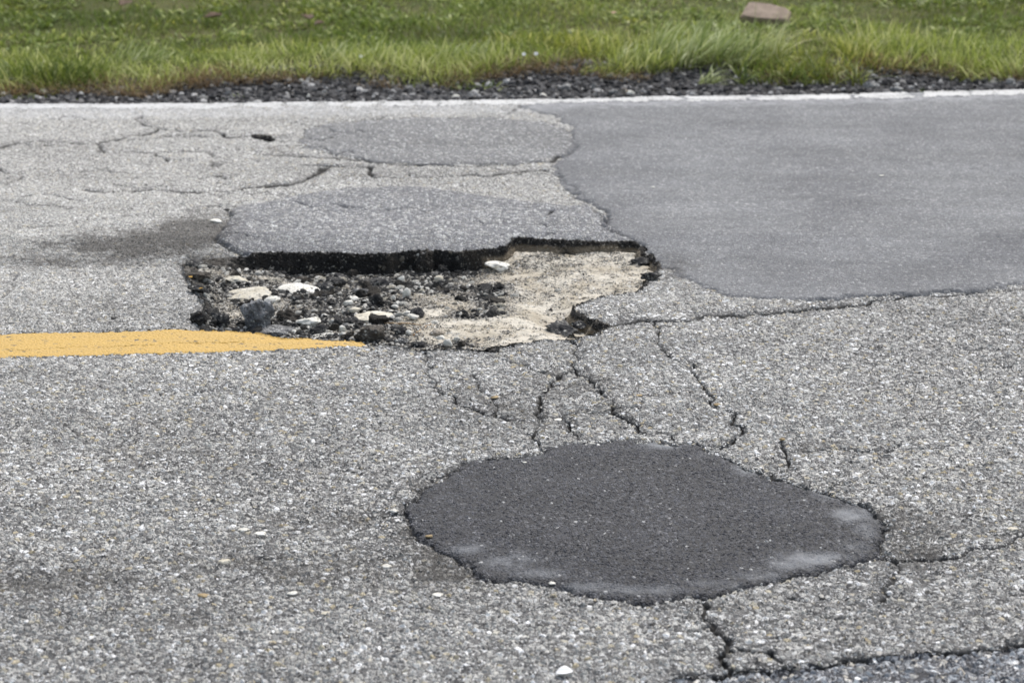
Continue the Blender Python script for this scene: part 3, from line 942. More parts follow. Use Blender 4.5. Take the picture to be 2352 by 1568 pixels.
# the sheet under everything, out of sight below the road and out to the horizon behind it
S = 600.0
me = mesh_np('terrain', np.array([(-S, -S, -.22), (S, -S, -.22), (S, S, -.22), (-S, S, -.22)]), np.array([[0, 1, 2, 3]]), M['soil'])
setting(link('terrain', me))

# ------------------------------------------------------------------ stones
RNG = np.random.default_rng(7)


def ico(sub):
    import bmesh
    bm = bmesh.new()
    bmesh.ops.create_icosphere(bm, subdivisions=sub, radius=1.0)
    bm.verts.ensure_lookup_table()
    v = np.array([q.co[:] for q in bm.verts])
    f = np.array([[q.index for q in p.verts] for p in bm.faces])
    bm.free()
    return v, f


ICO1, ICO2, ICO3, ICO4 = ico(1), ico(2), ico(3), ico(4)


def rock_shape(base, seed, planes, lump, rough, dmin=.55):
    r = np.random.default_rng(seed)
    v = base[0].copy()
    for _ in range(planes):
        n = r.normal(size=3)
        n /= np.linalg.norm(n)
        over = np.maximum(0, v @ n - r.uniform(dmin, .92))
        v -= over[:, None] * n
    off = Vector(r.uniform(-50, 50, 3))
    for i in range(len(v)):
        p = Vector(v[i])
        k = 1 + lump * mnoise.fractal(p * 1.3 + off, 1, 2, 3) + rough * mnoise.fractal(p * 5 + off, .9, 2, 3)
        v[i] *= k
    v -= (v.max(0) + v.min(0)) / 2
    v /= (v.max(0) - v.min(0)) / 2
    return v


def rock_mesh(name, base, seed, mat, planes=7, lump=.25, rough=.05, dims=(1, 1, 1)):
    v = rock_shape(base, seed, planes, lump, rough) * (np.array(dims) / 2)
    return mesh_np(name, v, base[1], mat)


def scatter_mesh(name, x, y, z, size, rnd, mat, base=ICO1, flat=.65, seed=1, planes=5):
    r = np.random.default_rng(seed)
    variants = [rock_shape(base, seed * 50 + i, planes, .25, .06) for i in range(10)]
    n, nv = len(x), len(base[0])
    vs = np.stack(variants)[r.integers(0, 10, n)]
    sc = np.stack([r.uniform(.8, 1.25, n), r.uniform(.7, 1.05, n), r.uniform(flat * .75, flat * 1.25, n)], 1)
    vs = vs * sc[:, None, :] * (size / 2)[:, None, None]
    tx, ty = r.normal(0, .35, n), r.normal(0, .35, n)
    a = r.uniform(0, 2 * np.pi, n)
    X, Y, Z = vs[..., 0], vs[..., 1], vs[..., 2]
    Y, Z = Y * np.cos(tx)[:, None] - Z * np.sin(tx)[:, None], Y * np.sin(tx)[:, None] + Z * np.cos(tx)[:, None]
    X, Z = X * np.cos(ty)[:, None] - Z * np.sin(ty)[:, None], X * np.sin(ty)[:, None] + Z * np.cos(ty)[:, None]
    X, Y = X * np.cos(a)[:, None] - Y * np.sin(a)[:, None], X * np.sin(a)[:, None] + Y * np.cos(a)[:, None]
    V = np.stack([X + x[:, None], Y + y[:, None], Z + (z + size * flat * .28)[:, None]], -1).reshape(-1, 3)
    F = (base[1][None] + (np.arange(n) * nv)[:, None, None]).reshape(-1, 3)
    return mesh_np(name, V, F, mat, {'rnd': np.repeat(rnd, nv)}, smooth=False)


# rocks in the pothole one can tell apart: (X, Y of the middle, width, height in the photograph), material, shape, name, label, category
def ka(x, y, w, h): return 411.6 + x * .15, 588 + y * .15, w * .15, h * .15
def kb(x, y, w, h): return 705.6 + x * .15, 588 + y * .15, w * .15, h * .15


ROCKS = [
    (ka(1820, 560, 640, 190), 'lime', 'slab', 'limestone_slab', 'largest smooth pale limestone slab lying flat near the middle of the rubble', 'stone'),
    (ka(1030, 650, 740, 190), 'buff', 'slab', 'limestone_slab', 'long buff limestone slab half buried behind the blue grey chunk', 'stone'),
    (ka(880, 380, 320, 150), 'buff', 'slab', 'limestone_slab', 'small buff slab farthest left, below the black back wall of the pothole', 'stone'),
    (ka(1440, 710, 240, 160), 'lime', 'round', 'limestone_rock', 'rounded pale rock touching the right end of the long buff slab', 'stone'),
    (ka(1170, 915, 500, 620), 'bluegrey', 'lump', 'asphalt_chunk', 'biggest blue grey broken asphalt chunk with a black underside behind the yellow line', 'asphalt chunk'),
    (ka(610, 990, 290, 320), 'black', 'lump', 'asphalt_chunk', 'black upright asphalt chunk between the left rim and the blue grey chunk', 'asphalt chunk'),
    (ka(1700, 940, 380, 290), 'brown', 'lump', 'asphalt_chunk', 'brownish black chunk right beside the blue grey chunk', 'asphalt chunk'),
    (ka(1480, 1150, 640, 250), 'speckled', 'slab', 'asphalt_chunk', 'speckled asphalt slab full of grey pebbles leaning on the yellow line', 'asphalt chunk'),
    (ka(1990, 1050, 330, 190), 'lime', 'ang', 'limestone_rock', 'angular pale rock between brownish chunk and the yellow line', 'stone'),
    (ka(2130, 1140, 260, 220), 'black', 'lump', 'asphalt_chunk', 'jagged black lump in front of the angular pale rock', 'asphalt chunk'),
    (ka(1790, 670, 180, 150), 'black', 'lump', 'asphalt_chunk', 'small black lump sitting before the largest pale slab', 'asphalt chunk'),
    (ka(820, 1110, 310, 130), 'brown', 'slab', 'asphalt_chunk', 'flat dark clod tucked under the blue grey chunk at the yellow line', 'asphalt chunk'),
    (ka(230, 130, 280, 170), 'black', 'ang', 'asphalt_chunk', 'square black block on the far left corner of the pothole rim', 'asphalt chunk'),
    (ka(640, 590, 420, 100), 'black', 'slab', 'asphalt_chunk', 'long thin black clod behind the long buff slab', 'asphalt chunk'),
    (ka(1850, 390, 270, 170), 'brown', 'lump', 'asphalt_chunk', 'brownish lump just behind the largest pale slab', 'asphalt chunk'),
    (ka(2230, 480, 270, 200), 'black', 'lump', 'asphalt_chunk', 'black lump at the right end of the largest pale slab', 'asphalt chunk'),
    (ka(300, 330, 340, 130), 'brown', 'lump', 'asphalt_chunk', 'crumbly brown clod on the left slope under the square black block', 'asphalt chunk'),
    (ka(270, 500, 260, 130), 'black', 'lump', 'asphalt_chunk', 'black clod beside the yellow leaf on the left slope', 'asphalt chunk'),
    (ka(300, 960, 260, 260), 'black', 'lump', 'asphalt_chunk', 'black crumbling lump on the left rim above the yellow line', 'asphalt chunk'),
    (kb(850, 570, 310, 180), 'grey', 'round', 'limestone_rock', 'rounded grey cobble among black lumps under the back wall', 'stone'),
    (kb(440, 430, 280, 210), 'black', 'ang', 'asphalt_chunk', 'angular black chunk left of the rounded grey cobble', 'asphalt chunk'),
    (kb(500, 340, 300, 170), 'black', 'lump', 'asphalt_chunk', 'dark chunk close under the back wall behind the angular black one', 'asphalt chunk'),
    (kb(980, 460, 240, 150), 'brown', 'lump', 'asphalt_chunk', 'dark chunk behind the rounded grey cobble', 'asphalt chunk'),
    (kb(1530, 600, 130, 170), 'lime', 'round', 'limestone_rock', 'white upright pebble standing tall in the dark rubble', 'stone'),
    (kb(1325, 680, 60, 100), 'lime', 'round', 'limestone_rock', 'thin white pebble just left of the tall white upright one', 'stone'),
    (kb(710, 700, 180, 95), 'lime', 'round', 'limestone_rock', 'flat white pebble, rear one of a touching pair', 'stone'),
    (kb(640, 760, 150, 100), 'lime', 'round', 'limestone_rock', 'flat white pebble, front one of a touching pair', 'stone'),
    (kb(1050, 690, 230, 250), 'black', 'ang', 'asphalt_chunk', 'glossy black knob in front of the rounded grey cobble', 'asphalt chunk'),
    (kb(1350, 820, 110, 95), 'lime', 'round', 'limestone_rock', 'white egg shaped pebble in the gritty middle of the hole', 'stone'),
    (kb(1400, 765, 110, 95), 'lime', 'ang', 'limestone_rock', 'pale pebble right behind the white egg shaped one', 'stone'),
    (kb(1700, 880, 210, 210), 'black', 'lump', 'asphalt_chunk', 'lone black lump at the start of the sandy floor', 'asphalt chunk'),
    (kb(1430, 400, 100, 130), 'lime', 'ang', 'limestone_rock', 'pale pebble close under the middle of the back wall', 'stone'),
    (kb(2010, 380, 140, 110), 'buff', 'round', 'limestone_rock', 'buff stone against the back wall left of the white loaf shaped rock', 'stone'),
    (kb(740, 870, 160, 120), 'buff', 'ang', 'limestone_rock', 'buff stone just in front of the touching white pair', 'stone'),
    (kb(980, 970, 640, 150), 'buff', 'slab', 'limestone_slab', 'wide buff slab behind the big brown boulder', 'stone'),
    (kb(720, 1020, 300, 150), 'black', 'lump', 'asphalt_chunk', 'black clod on the left end of the wide buff slab', 'asphalt chunk'),
    (kb(1295, 990, 100, 105), 'black', 'lump', 'asphalt_chunk', 'small black crumb perched on the right end of the wide buff slab', 'asphalt chunk'),
    (kb(410, 1045, 150, 105), 'lime', 'round', 'limestone_rock', 'smooth pale rock right of the jagged black lump', 'stone'),
    (kb(1300, 1080, 280, 105), 'black', 'slab', 'asphalt_chunk', 'flat black clod under the curved pine needle', 'asphalt chunk'),
    (kb(960, 1210, 430, 340), 'brown', 'ang', 'asphalt_chunk', 'big brown black boulder at the pointed end of the yellow line', 'asphalt chunk'),
    (kb(1430, 1170, 210, 200), 'black', 'lump', 'asphalt_chunk', 'black chunk between the big brown boulder and the grey brown stone', 'asphalt chunk'),
    (kb(1980, 1190, 240, 170), 'greybrown', 'ang', 'limestone_rock', 'boxy grey brown stone on the front of the sandy floor', 'stone'),
    (kb(540, 1235, 100, 95), 'lime', 'ang', 'limestone_rock', 'pale pebble resting just above the yellow paint', 'stone'),
    (kb(700, 1225, 115, 95), 'lime', 'ang', 'limestone_rock', 'pale pebble touching the left side of the big brown boulder', 'stone'),
    (kb(370, 1245, 100, 70), 'lime', 'round', 'limestone_rock', 'pale pebble at the right tip of the white sliver by the yellow paint', 'stone'),
    (kb(240, 1270, 310, 60), 'lime', 'slab', 'limestone_slab', 'thin white sliver of stone lying along the yellow paint', 'stone'),
    (kb(1560, 1210, 90, 105), 'lime', 'round', 'limestone_rock', 'pale pebble under the straight pine needle', 'stone'),
    (kb(2030, 1285, 135, 75), 'lime', 'ang', 'limestone_rock', 'pale stone in front of the boxy grey brown one', 'stone'),
    (kb(2160, 1370, 135, 165), 'lime', 'ang', 'limestone_rock', 'pale wedge shaped stone at the front rim of the pothole', 'stone'),
    (kb(1430, 1320, 260, 170), 'speckled', 'lump', 'asphalt_chunk', 'speckled chunk at the front rim right of the big brown boulder', 'asphalt chunk'),
    (kb(1730, 1380, 260, 200), 'black', 'lump', 'asphalt_chunk', 'black chunk at the front rim beside the speckled one', 'asphalt chunk'),
    (kb(550, 1150, 100, 125), 'lime', 'ang', 'limestone_rock', 'pale upright pebble left of the big brown boulder', 'stone'),
    (kb(1620, 960, 165, 105), 'lime', 'ang', 'limestone_rock', 'pale flat stone in front of the lone black lump', 'stone'),
    (kb(1530, 910, 140, 95), 'lime', 'round', 'limestone_rock', 'pale stone touching the left side of the lone black lump', 'stone'),
    (kb(1950, 1050, 120, 75), 'lime', 'ang', 'limestone_rock', 'pale stone above the boxy grey brown one', 'stone'),
    (kb(600, 1090, 130, 135), 'grey', 'ang', 'limestone_rock', 'dull grey stone in front of the black clod on the wide buff slab', 'stone'),
    (kb(2300, 1310, 95, 80), 'lime', 'round', 'limestone_rock', 'pale pebble right of the wedge shaped stone at the front rim', 'stone'),
    (kb(2120, 1420, 250, 80), 'black', 'lump', 'asphalt_chunk', 'low black clod under the pale wedge shaped stone', 'asphalt chunk'),
    ((1141, 619, 50, 24), 'lime', 'ang', 'limestone_rock', 'white loaf shaped rock alone where black wall meets sand', 'stone'),
    ((1335, 752, 44, 26), 'black', 'lump', 'asphalt_chunk', 'black clod in the hollow under the overhanging asphalt lip', 'asphalt chunk'),
    ((1290, 770, 70, 16), 'black', 'lump', 'asphalt_chunk', 'low black clod at the near edge of the hollow', 'asphalt chunk'),
    ((1497, 636, 46, 26), 'black', 'lump', 'asphalt_chunk', 'black crumbled lump on the right end of the pothole rim', 'asphalt chunk'),
    ((1472, 607, 52, 22), 'black', 'lump', 'asphalt_chunk', 'black crumbled ridge piece at the back right corner of the pothole', 'asphalt chunk'),
    ((870, 655, 60, 30), 'black', 'lump', 'asphalt_chunk', 'dark clod midway along the foot of the back wall', 'asphalt chunk'),
]
cxs = np.array([r[0][0] for r in ROCKS])
cys = np.array([r[0][1] + max(r[0][3] * .1, r[0][3] * .5 - r[0][2] * .116) for r in ROCKS])
hx, hy, hz = hit(cxs, cys)
ROCK_FOOT = []
for i, ((X, Y, w, h), mat, shape, name, label, cat) in enumerate(ROCKS):
    sl = math.hypot(hy[i], CAM_H)
    W = w / FPX * sl * (1.18 if shape in ('lump', 'ang') else 1.08)
    h *= 1.15
    rn = random.Random(i * 7 + 1)
    D = W * rn.uniform(.7, .95)
    sn = CAM_H / sl
    Hh = max((h / FPX * sl - D * sn * .85) / math.cos(math.asin(sn)), W * (.13 if shape == 'slab' else .40))
    pl, lu, ro = {'slab': (6, .22, .05), 'round': (3, .12, .02), 'ang': (10, .22, .04), 'lump': (6, .36, .17)}[shape]
    if mat == 'lime' and shape == 'slab':
        Hh = max(Hh, W * .16)
    v = rock_shape(ICO4 if w > 26 else ICO3, 100 + i, pl, lu, ro) * (np.array((W, D, Hh)) / 2)
    v[:, 2] += Hh * (.5 - (.22 if shape == 'slab' else .10)) + (.006 if mat in ('lime', 'buff') else 0)
    o = link(name, mesh_np(name, v, (ICO4 if w > 26 else ICO3)[1], M[mat]), None, (hx[i], hy[i], hz[i]))
    o.rotation_euler = (rn.uniform(-.12, .12), rn.uniform(-.12, .12), rn.uniform(-.35, .35))
    tag(o, label, cat, 'rocks and broken asphalt in the pothole')
    ROCK_FOOT.append((hx[i], hy[i], W / 2))
ROCK_FOOT = np.array(ROCK_FOOT)


def clear_of_rocks(x, y, k=.85):
    d = np.hypot(x[:, None] - ROCK_FOOT[None, :, 0], y[:, None] - ROCK_FOOT[None, :, 1])
    return (d > ROCK_FOOT[None, :, 2] * k).all(1)


# pebbles and crumbs one could count
def sample_hole(n, rng, gmin):
    lo, hi = HOLE.min(0), HOLE.max(0)
    x = rng.uniform(lo[0], hi[0], n)
    y = rng.uniform(lo[1], hi[1], n)
    z, lab, at = surface(x, y)
    k = ((lab == FLOOR) | ((lab == RIM) & (y < 5.45) & (z < -.012))) & (rng.uniform(0, 1, n) < np.clip((at['gravelly'] - gmin) * 1.8, .004, 1))
    return x[k], y[k], z[k], at['gravelly'][k]


def copies(kind, mats, n, smin, smax, gmin, seed, name, label, cat, group, rough=.03):
    rng = np.random.default_rng(seed)
    x, y, z, g = sample_hole(16000, rng, gmin)
    k = clear_of_rocks(x, y)
    x, y, z = x[k][:n], y[k][:n], z[k][:n]
    base = ICO3 if kind == 'lump' else ICO2
    protos = [mesh_np(name, rock_shape(base, seed + i, 7 if kind != 'lump' else 11, .22 if kind != 'lump' else .30, rough, .55 if kind != 'lump' else .42) * .5 * np.array((1, .85, .7)), base[1], M[mats[i % len(mats)]], smooth=kind != 'lump') for i in range(8)]
    first = []
    for i in range(len(x)):
        if i < 8:
            o = link(name, protos[i])
            first.append(o)
        else:
            o = first[i % 8].copy()
            COL.objects.link(o)
        s = smin + (smax - smin) * rng.uniform(0, 1) ** 2.4
        o.scale = (s * rng.uniform(.85, 1.25), s, s * rng.uniform(.8, 1.1))
        o.location = (x[i], y[i], z[i] + s * .26)
        o.rotation_euler = (rng.normal(0, .4), rng.normal(0, .4), rng.uniform(0, 6.28))
        tag(o, label, cat, group)


copies('peb', ['lime', 'lime', 'buff', 'lime', 'lime'], 210, .012, .034, .30, 500, 'limestone_pebble', 'little loose limestone pebble scattered in the grit of the pothole', 'pebble', 'little pebbles in the pothole')
copies('lump', ['black', 'brown', 'black'], 295, .010, .050, .52, 600, 'asphalt_crumb', 'little loose black asphalt crumb scattered in the grit of the pothole', 'asphalt crumb', 'little asphalt crumbs in the pothole', .16)

# grit nobody would count
x, y, z, g = sample_hole(120000, RNG, .02)
x, y, z, g = x[:24000], y[:24000], z[:24000], g[:24000]
size = .0035 + .019 * RNG.uniform(0, 1, len(x)) ** 2.0 * np.clip(g - .12, .12, 1)
z = z + .012 * g * RNG.uniform(0, 1, len(x)) ** 2
o = link('rubble', scatter_mesh('rubble', x, y, z - .001, size, RNG.uniform(0, 1, len(x)), M['rubble'], seed=3))
o['kind'] = 'stuff'

# ------------------------------------------------------------------ dark gravel along the shoulder
n = 32000
x = RNG.uniform(-4.2, 4.2, n)
t = RNG.uniform(0, 1, n) ** .8
r0, r1 = road_edge(x), grass_edge(x) + .22
y = r0 - .02 + t * (r1 - r0)
size = .007 + .034 * RNG.uniform(0, 1, n) ** 3.6
lowpart = sstep(.1, .0, t)
size = size * (1 - .5 * lowpart)
o = link('gravel', scatter_mesh('gravel', x, y, np.maximum(verge_z(x, y), -.03 + 0 * x), size, np.clip(RNG.uniform(0, 1, n) ** 1.15 + .1 * lowpart, 0, 1), M['gravel'], seed=5))
o['kind'] = 'stuff'

BIG_STONES = [(1997, 184, 34, 26, 'grey', 'biggest pale grey stone on the gravel shoulder'), (1300, 192, 28, 20, 'grey', 'light grey round stone, left of a pair, on the gravel'), (1409, 208, 26, 17, 'grey', 'grey flat stone at the road side of the gravel shoulder'),
              (1436, 205, 26, 18, 'greybrown', 'brownish stone right beside a grey flat one on the gravel'), (1247, 215, 22, 11, 'lime', 'pale flat stone close to the white line'),
              (1080, 205, 24, 20, 'grey', 'rounded grey stone in the middle of the shoulder'), (1036, 202, 24, 16, 'grey', 'light stone left of the rounded grey one on the shoulder'), (1047, 214, 22, 11, 'lime', 'pale flat pebble beneath two grey stones on the gravel'),
              (1140, 210, 24, 14, 'grey', 'light grey flat stone midway along the gravel shoulder'), (941, 191, 24, 13, 'grey', 'bluish grey stone just under the drooping grass'), (464, 213, 28, 12, 'grey', 'flat grey stone on the left stretch of gravel'),
              (708, 206, 12, 10, 'lime', 'white round pebble on the left stretch of gravel'), (692, 181, 12, 11, 'lime', 'white pebble near the brown dead grass'), (1450, 210, 22, 15, 'lime', 'whitish stone nearest the white line beside the brownish one'),
              (2208, 214, 14, 11, 'lime', 'pale pebble beside the green sprouts on the gravel'), (2270, 207, 14, 9, 'buff', 'buff pebble by the white line at the far right'), (1980, 200, 26, 14, 'black', 'black stone under the biggest pale grey stone'),
              (2060, 196, 32, 14, 'grey', 'long grey stone right of the biggest pale grey one'), (1690, 196, 24, 12, 'grey', 'bluish stone near the drooping grass tuft'), (415, 190, 26, 12, 'black', 'dark stone half under the dead grass'),
              (330, 203, 22, 12, 'black', 'dark blunt stone beneath the dead grass edge'), (510, 189, 20, 14, 'black', 'dark upright stone below brown grass'), (578, 172, 22, 16, 'black', 'dark stone lodged in the brown grass roots'),
              (1365, 188, 18, 16, 'grey', 'upright bluish stone behind the gravel edge'), (2320, 176, 26, 14, 'grey', 'grey stone at the far right edge of the gravel')]
sx, sy = ground(np.array([b[0] for b in BIG_STONES]), np.array([b[1] + b[3] * .3 for b in BIG_STONES]))
for i, (X, Y, w, h, mat, label) in enumerate(BIG_STONES):
    W = w / FPX * math.hypot(sy[i], CAM_H)
    v = rock_shape(ICO3, 900 + i, 8, .22, .04) * (np.array((W, W * .8, W * min(.9, h / w * 1.05))) / 2)
    o = link('gravel_stone', mesh_np('gravel_stone', v, ICO3[1], M[mat]), None, (sx[i], sy[i], float(verge_z(sx[i:i + 1], sy[i:i + 1])[0]) + W * .30))
    o.rotation_euler = (0, 0, i * 1.3)
    tag(o, label, 'stone', 'larger stones on the gravel shoulder')

# ------------------------------------------------------------------ grass


def blades(x, y, z, L, w, lean, az, rnd, sag=.35, seg=4):
    n = len(x)
    t = np.linspace(0, 1, seg)
    px = x[:, None] + np.cos(az)[:, None] * (lean * L)[:, None] * t ** 1.7
    py = y[:, None] + np.sin(az)[:, None] * (lean * L)[:, None] * t ** 1.7
    up = np.sqrt(np.clip(1 - lean ** 2 * .7, .1, 1))
    pz = z[:, None] + (L * up)[:, None] * (t - sag * np.clip(lean, 0, 1.2)[:, None] * t ** 2.5)
    hw = (w[:, None] / 2) * np.array([.8, 1.0, .75, .08])[None, :seg]
    tw = RNG.uniform(-.8, .8, n) + RNG.choice([0, np.pi / 2], n)
    ox, oy = np.cos(tw)[:, None] * hw, np.sin(tw)[:, None] * hw
    V = np.stack([np.stack([px - ox, py - oy, pz], -1), np.stack([px + ox, py + oy, pz], -1)], 2).reshape(n, seg * 2, 3)
    k = np.arange(seg - 1) * 2
    f = np.stack([k, k + 1, k + 3, k + 2], 1)
    F = (f[None] + (np.arange(n) * seg * 2)[:, None, None]).reshape(-1, 4)
    return V.reshape(-1, 3), F, {'rnd': np.repeat(rnd, seg * 2), 'along': np.tile(np.repeat(t, 2), n)}


def stuff(name, args, mat):
    V, F, at = blades(*args)
    o = link(name, mesh_np(name, V, F, mat, at))
    o['kind'] = 'stuff'
    return o


def field(n, xr, y0, y1, seed):
    r = np.random.default_rng(seed)
    x = r.uniform(-xr, xr, n)
    d = r.uniform(y0, y1, n)
    return x, grass_edge(x) + d, r


# lawn, mown short and blotchy
x, y, r = field(120000, 4.6, .25, 5.6, 11)
dn = fbm(x, y, .5, 401, 3)
keep = r.uniform(0, 1, len(x)) < np.clip(.75 + 1.6 * dn, .25, 1)
x, y, dn = x[keep], y[keep], dn[keep]
n = len(x)
L = r.uniform(.025, .060, n) * (1 + .9 * np.clip(dn, -.4, .5))
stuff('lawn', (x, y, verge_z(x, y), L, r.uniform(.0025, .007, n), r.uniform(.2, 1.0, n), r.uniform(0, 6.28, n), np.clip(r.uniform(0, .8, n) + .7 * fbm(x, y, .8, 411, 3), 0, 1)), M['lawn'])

x, y, r = field(52000, 4.6, .5, 5.6, 21)
dn = fbm(x, y, .22, 461, 3)
keep = r.uniform(0, 1, len(x)) < np.clip(.1 + 3.2 * dn, 0, 1)
x, y, dn = x[keep], y[keep], dn[keep]
n = len(x)
stuff('clover', (x, y, verge_z(x, y), r.uniform(.03, .085, n), r.uniform(.010, .022, n), r.uniform(.5, 1.15, n), r.uniform(0, 6.28, n), np.clip(r.uniform(.1, 1, n) + .3 * fbm(x, y, .6, 471, 2), 0, 1), .6), M['lawn'])

# long yellowish verge along the gravel
x, y, r = field(52000, 4.4, -.05, .95, 12)
d = y - grass_edge(x)
hgt = sstep(.95, .35, d + .3 * fbm(x, y, .4, 421, 2))
k = r.uniform(0, 1, len(x)) < (.15 + .85 * hgt) * np.clip(.62 + 1.5 * fbm(x, y, .22, 481, 3), .12, 1)
x, y, d, hgt = x[k], y[k], d[k], hgt[k]
n = len(x)
clump = fbm(x, y, .3, 431, 3)
L = (.04 + .125 * hgt * r.uniform(.15, 1.2, n) ** 1.3) * (1 + .9 * np.clip(clump, -.5, .6)) * (.62 + .38 * sstep(-1.5, .6, x))
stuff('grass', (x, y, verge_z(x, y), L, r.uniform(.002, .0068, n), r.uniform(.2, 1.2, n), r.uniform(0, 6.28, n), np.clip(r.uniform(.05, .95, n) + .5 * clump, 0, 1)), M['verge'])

# dead brown grass matted at the front of the verge
x, y, r = field(24000, 4.4, -.14, .18, 13)
k = fbm(x, y, .35, 441, 3) + r.uniform(-.3, .3, len(x)) + .22 * (x < -.2) > .10
x, y = x[k], y[k]
n = len(x)
stuff('dry_grass', (x, y, verge_z(x, y), r.uniform(.05, .13, n), r.uniform(.002, .0042, n), r.uniform(.45, 1.1, n), r.normal(-1.57, 1.0, n), r.uniform(0, 1, n), .55), M['straw'])


def tuft(X, Y, n, Lm, spread, mat, label, name='grass_tuft', cat='grass tuft', lean=(.3, 1.1), az=None, w=(.004, .008), seed=0, group='tufts and weeds along the gravel'):
    r = np.random.default_rng(seed + 50)
    gx, gy = ground(X, Y)
    gz0 = float(verge_z(np.array([gx]), np.array([gy]))[0])
    a = r.uniform(0, 6.28, n) if az is None else r.normal(az, .6, n)
    x = np.clip(r.normal(0, spread, n), -1.5 * spread, 1.5 * spread)
    y = np.clip(r.normal(0, spread * .7, n), -spread, spread)
    V, F, at = blades(x, y, np.full(n, -.01), Lm * r.uniform(.5, 1.1, n), r.uniform(*w, n), r.uniform(*lean, n), a, np.clip(r.uniform(0, 1, n), 0, 1), .5)
    o = link(name, mesh_np(name, V, F, M[mat], at), None, (gx, gy, gz0))
    return tag(o, label, cat, group)


tuft(1618, 182, 60, .17, .025, 'pale_grass', 'pale green grass tuft drooping alone over the dark gravel', az=.4, lean=(.6, 1.15), seed=1)
tuft(1640, 150, 560, .30, .19, 'pale_grass', 'biggest pale tuft of long arching blades in the verge', az=.5, lean=(.3, 1.1), seed=2, w=(.005, .010))
tuft(1500, 155, 200, .19, .12, 'pale_grass', 'pale arching tuft left of the biggest pale tuft', az=.7, seed=3)
tuft(1370, 168, 90, .13, .05, 'verge', 'yellow green tuft creeping onto the gravel', az=-.5, lean=(.6, 1.15), seed=4)
tuft(135, 182, 620, .21, .13, 'weed', 'dense dark green leafy clump at the left of the verge', 'weed', 'weed', (.3, 1.15), w=(.005, .010), seed=5)
tuft(1830, 172, 560, .20, .18, 'weed', 'wide leafy weed bush right of the drooping pale tuft', 'weed', 'weed', (.3, 1.15), w=(.004, .009), seed=6)
tuft(545, 212, 40, .05, .02, 'weed', 'small green sprout in the middle of the gravel', 'weed', 'weed', (.4, 1.1), w=(.005, .01), seed=7)
tuft(22, 212, 70, .07, .05, 'weed', 'pale low sprouts on the gravel at the far left', 'weed', 'weed', (.4, 1.1), w=(.004, .008), seed=8)
tuft(110, 206, 120, .06, .09, 'weed', 'low green mat on the gravel below the dense leafy clump', 'weed', 'weed', (.4, 1.15), w=(.004, .009), seed=9)
tuft(1085, 190, 130, .08, .07, 'weed', 'bushy sprouts hanging over the gravel in the middle', 'weed', 'weed', (.4, 1.1), w=(.005, .011), seed=10)
tuft(2130, 207, 60, .05, .06, 'weed', 'little sprouts beside the white line on the right', 'weed', 'weed', (.4, 1.1), w=(.004, .009), seed=11)
tuft(2270, 205, 40, .04, .04, 'weed', 'tiny sprouts beside the buff pebble on the right', 'weed', 'weed', (.4, 1.1), w=(.004, .008), seed=12)
tuft(2330, 165, 360, .19, .16, 'verge', 'tall tuft leaning in at the right end of the verge', az=2.4, seed=13)
tuft(330, 150, 130, .17, .09, 'pale_grass', 'long thin tuft behind the dense leafy clump', az=.3, seed=14)
tuft(820, 150, 130, .16, .10, 'pale_grass', 'long thin arching tuft behind the brown dead grass', az=.6, seed=15)
tuft(1060, 148, 120, .16, .09, 'pale_grass', 'arching tuft between the white flowers', az=.5, seed=16)
tuft(2210, 172, 80, .10, .05, 'verge', 'short tuft on the gravel edge beside the right sprouts', az=-1.0, lean=(.5, 1.1), seed=17)

for _i, (_X, _Y, _lab) in enumerate([(1605, 130, 'lone tall thin grass stem standing left of the concrete slab'), (1712, 118, 'tall thin stems standing in front of the concrete slab'), (1812, 120, 'thin stems at the right side of the concrete slab'), (1480, 100, 'thin upright stems left of the concrete slab behind the pale tufts')]):
    tuft(_X, _Y, 5, .34, .03, 'pale_grass', _lab, 'grass_sprig', 'grass sprig', (.05, .35), w=(.002, .0035), seed=30 + _i)

# ------------------------------------------------------------------ slab, flowers, leaves and other small things
import bmesh


def bm_mesh(name, bm, mat, smooth=False):
    me = bpy.data.meshes.new(name)
    bm.to_mesh(me)
    bm.free()
    me.materials.append(mat)
    for p in me.polygons:
        p.use_smooth = smooth
    return me


def at_verge(X, Y):
    gx, gy = ground(X, Y)
    return float(gx), float(gy), float(verge_z(np.array([gx]), np.array([gy]))[0])


# broken concrete slab lying in the lawn
lx, ly, lz = at_verge(1756, 72)
sc = math.hypot(ly, CAM_H) / FPX
bm = bmesh.new()
top = [(-57, 0), (-20, -2), (20, -1), (48, 2), (52, 8), (58, 46), (44, 60), (8, 68), (-30, 70), (-42, 66), (-46, 40), (-52, 16)]
th = 22 * sc
vt = [bm.verts.new((a * sc, b * sc * 1.2, th + .006 * math.sin(a * .09) + .004 * math.sin(b * .2))) for a, b in top]
vb = [bm.verts.new((a * sc * .98, b * sc * 1.2, -.03)) for a, b in top]
bm.faces.new(vt)
for i in range(len(top)):
    j = (i + 1) % len(top)
    bm.faces.new((vb[i], vb[j], vt[j], vt[i]))
bm.faces.new(vb[::-1])
bmesh.ops.bevel(bm, geom=[e for e in bm.edges if e.verts[0] in vt and e.verts[1] in vt], offset=.008, segments=2, affect='EDGES')
o = link('concrete_slab', bm_mesh('concrete_slab', bm, M['slab']), None, (lx, ly, lz))
o.rotation_euler = (math.radians(16), math.radians(3), math.radians(-7))
tag(o, 'broken brownish concrete slab lying in the lawn behind the verge', 'slab')


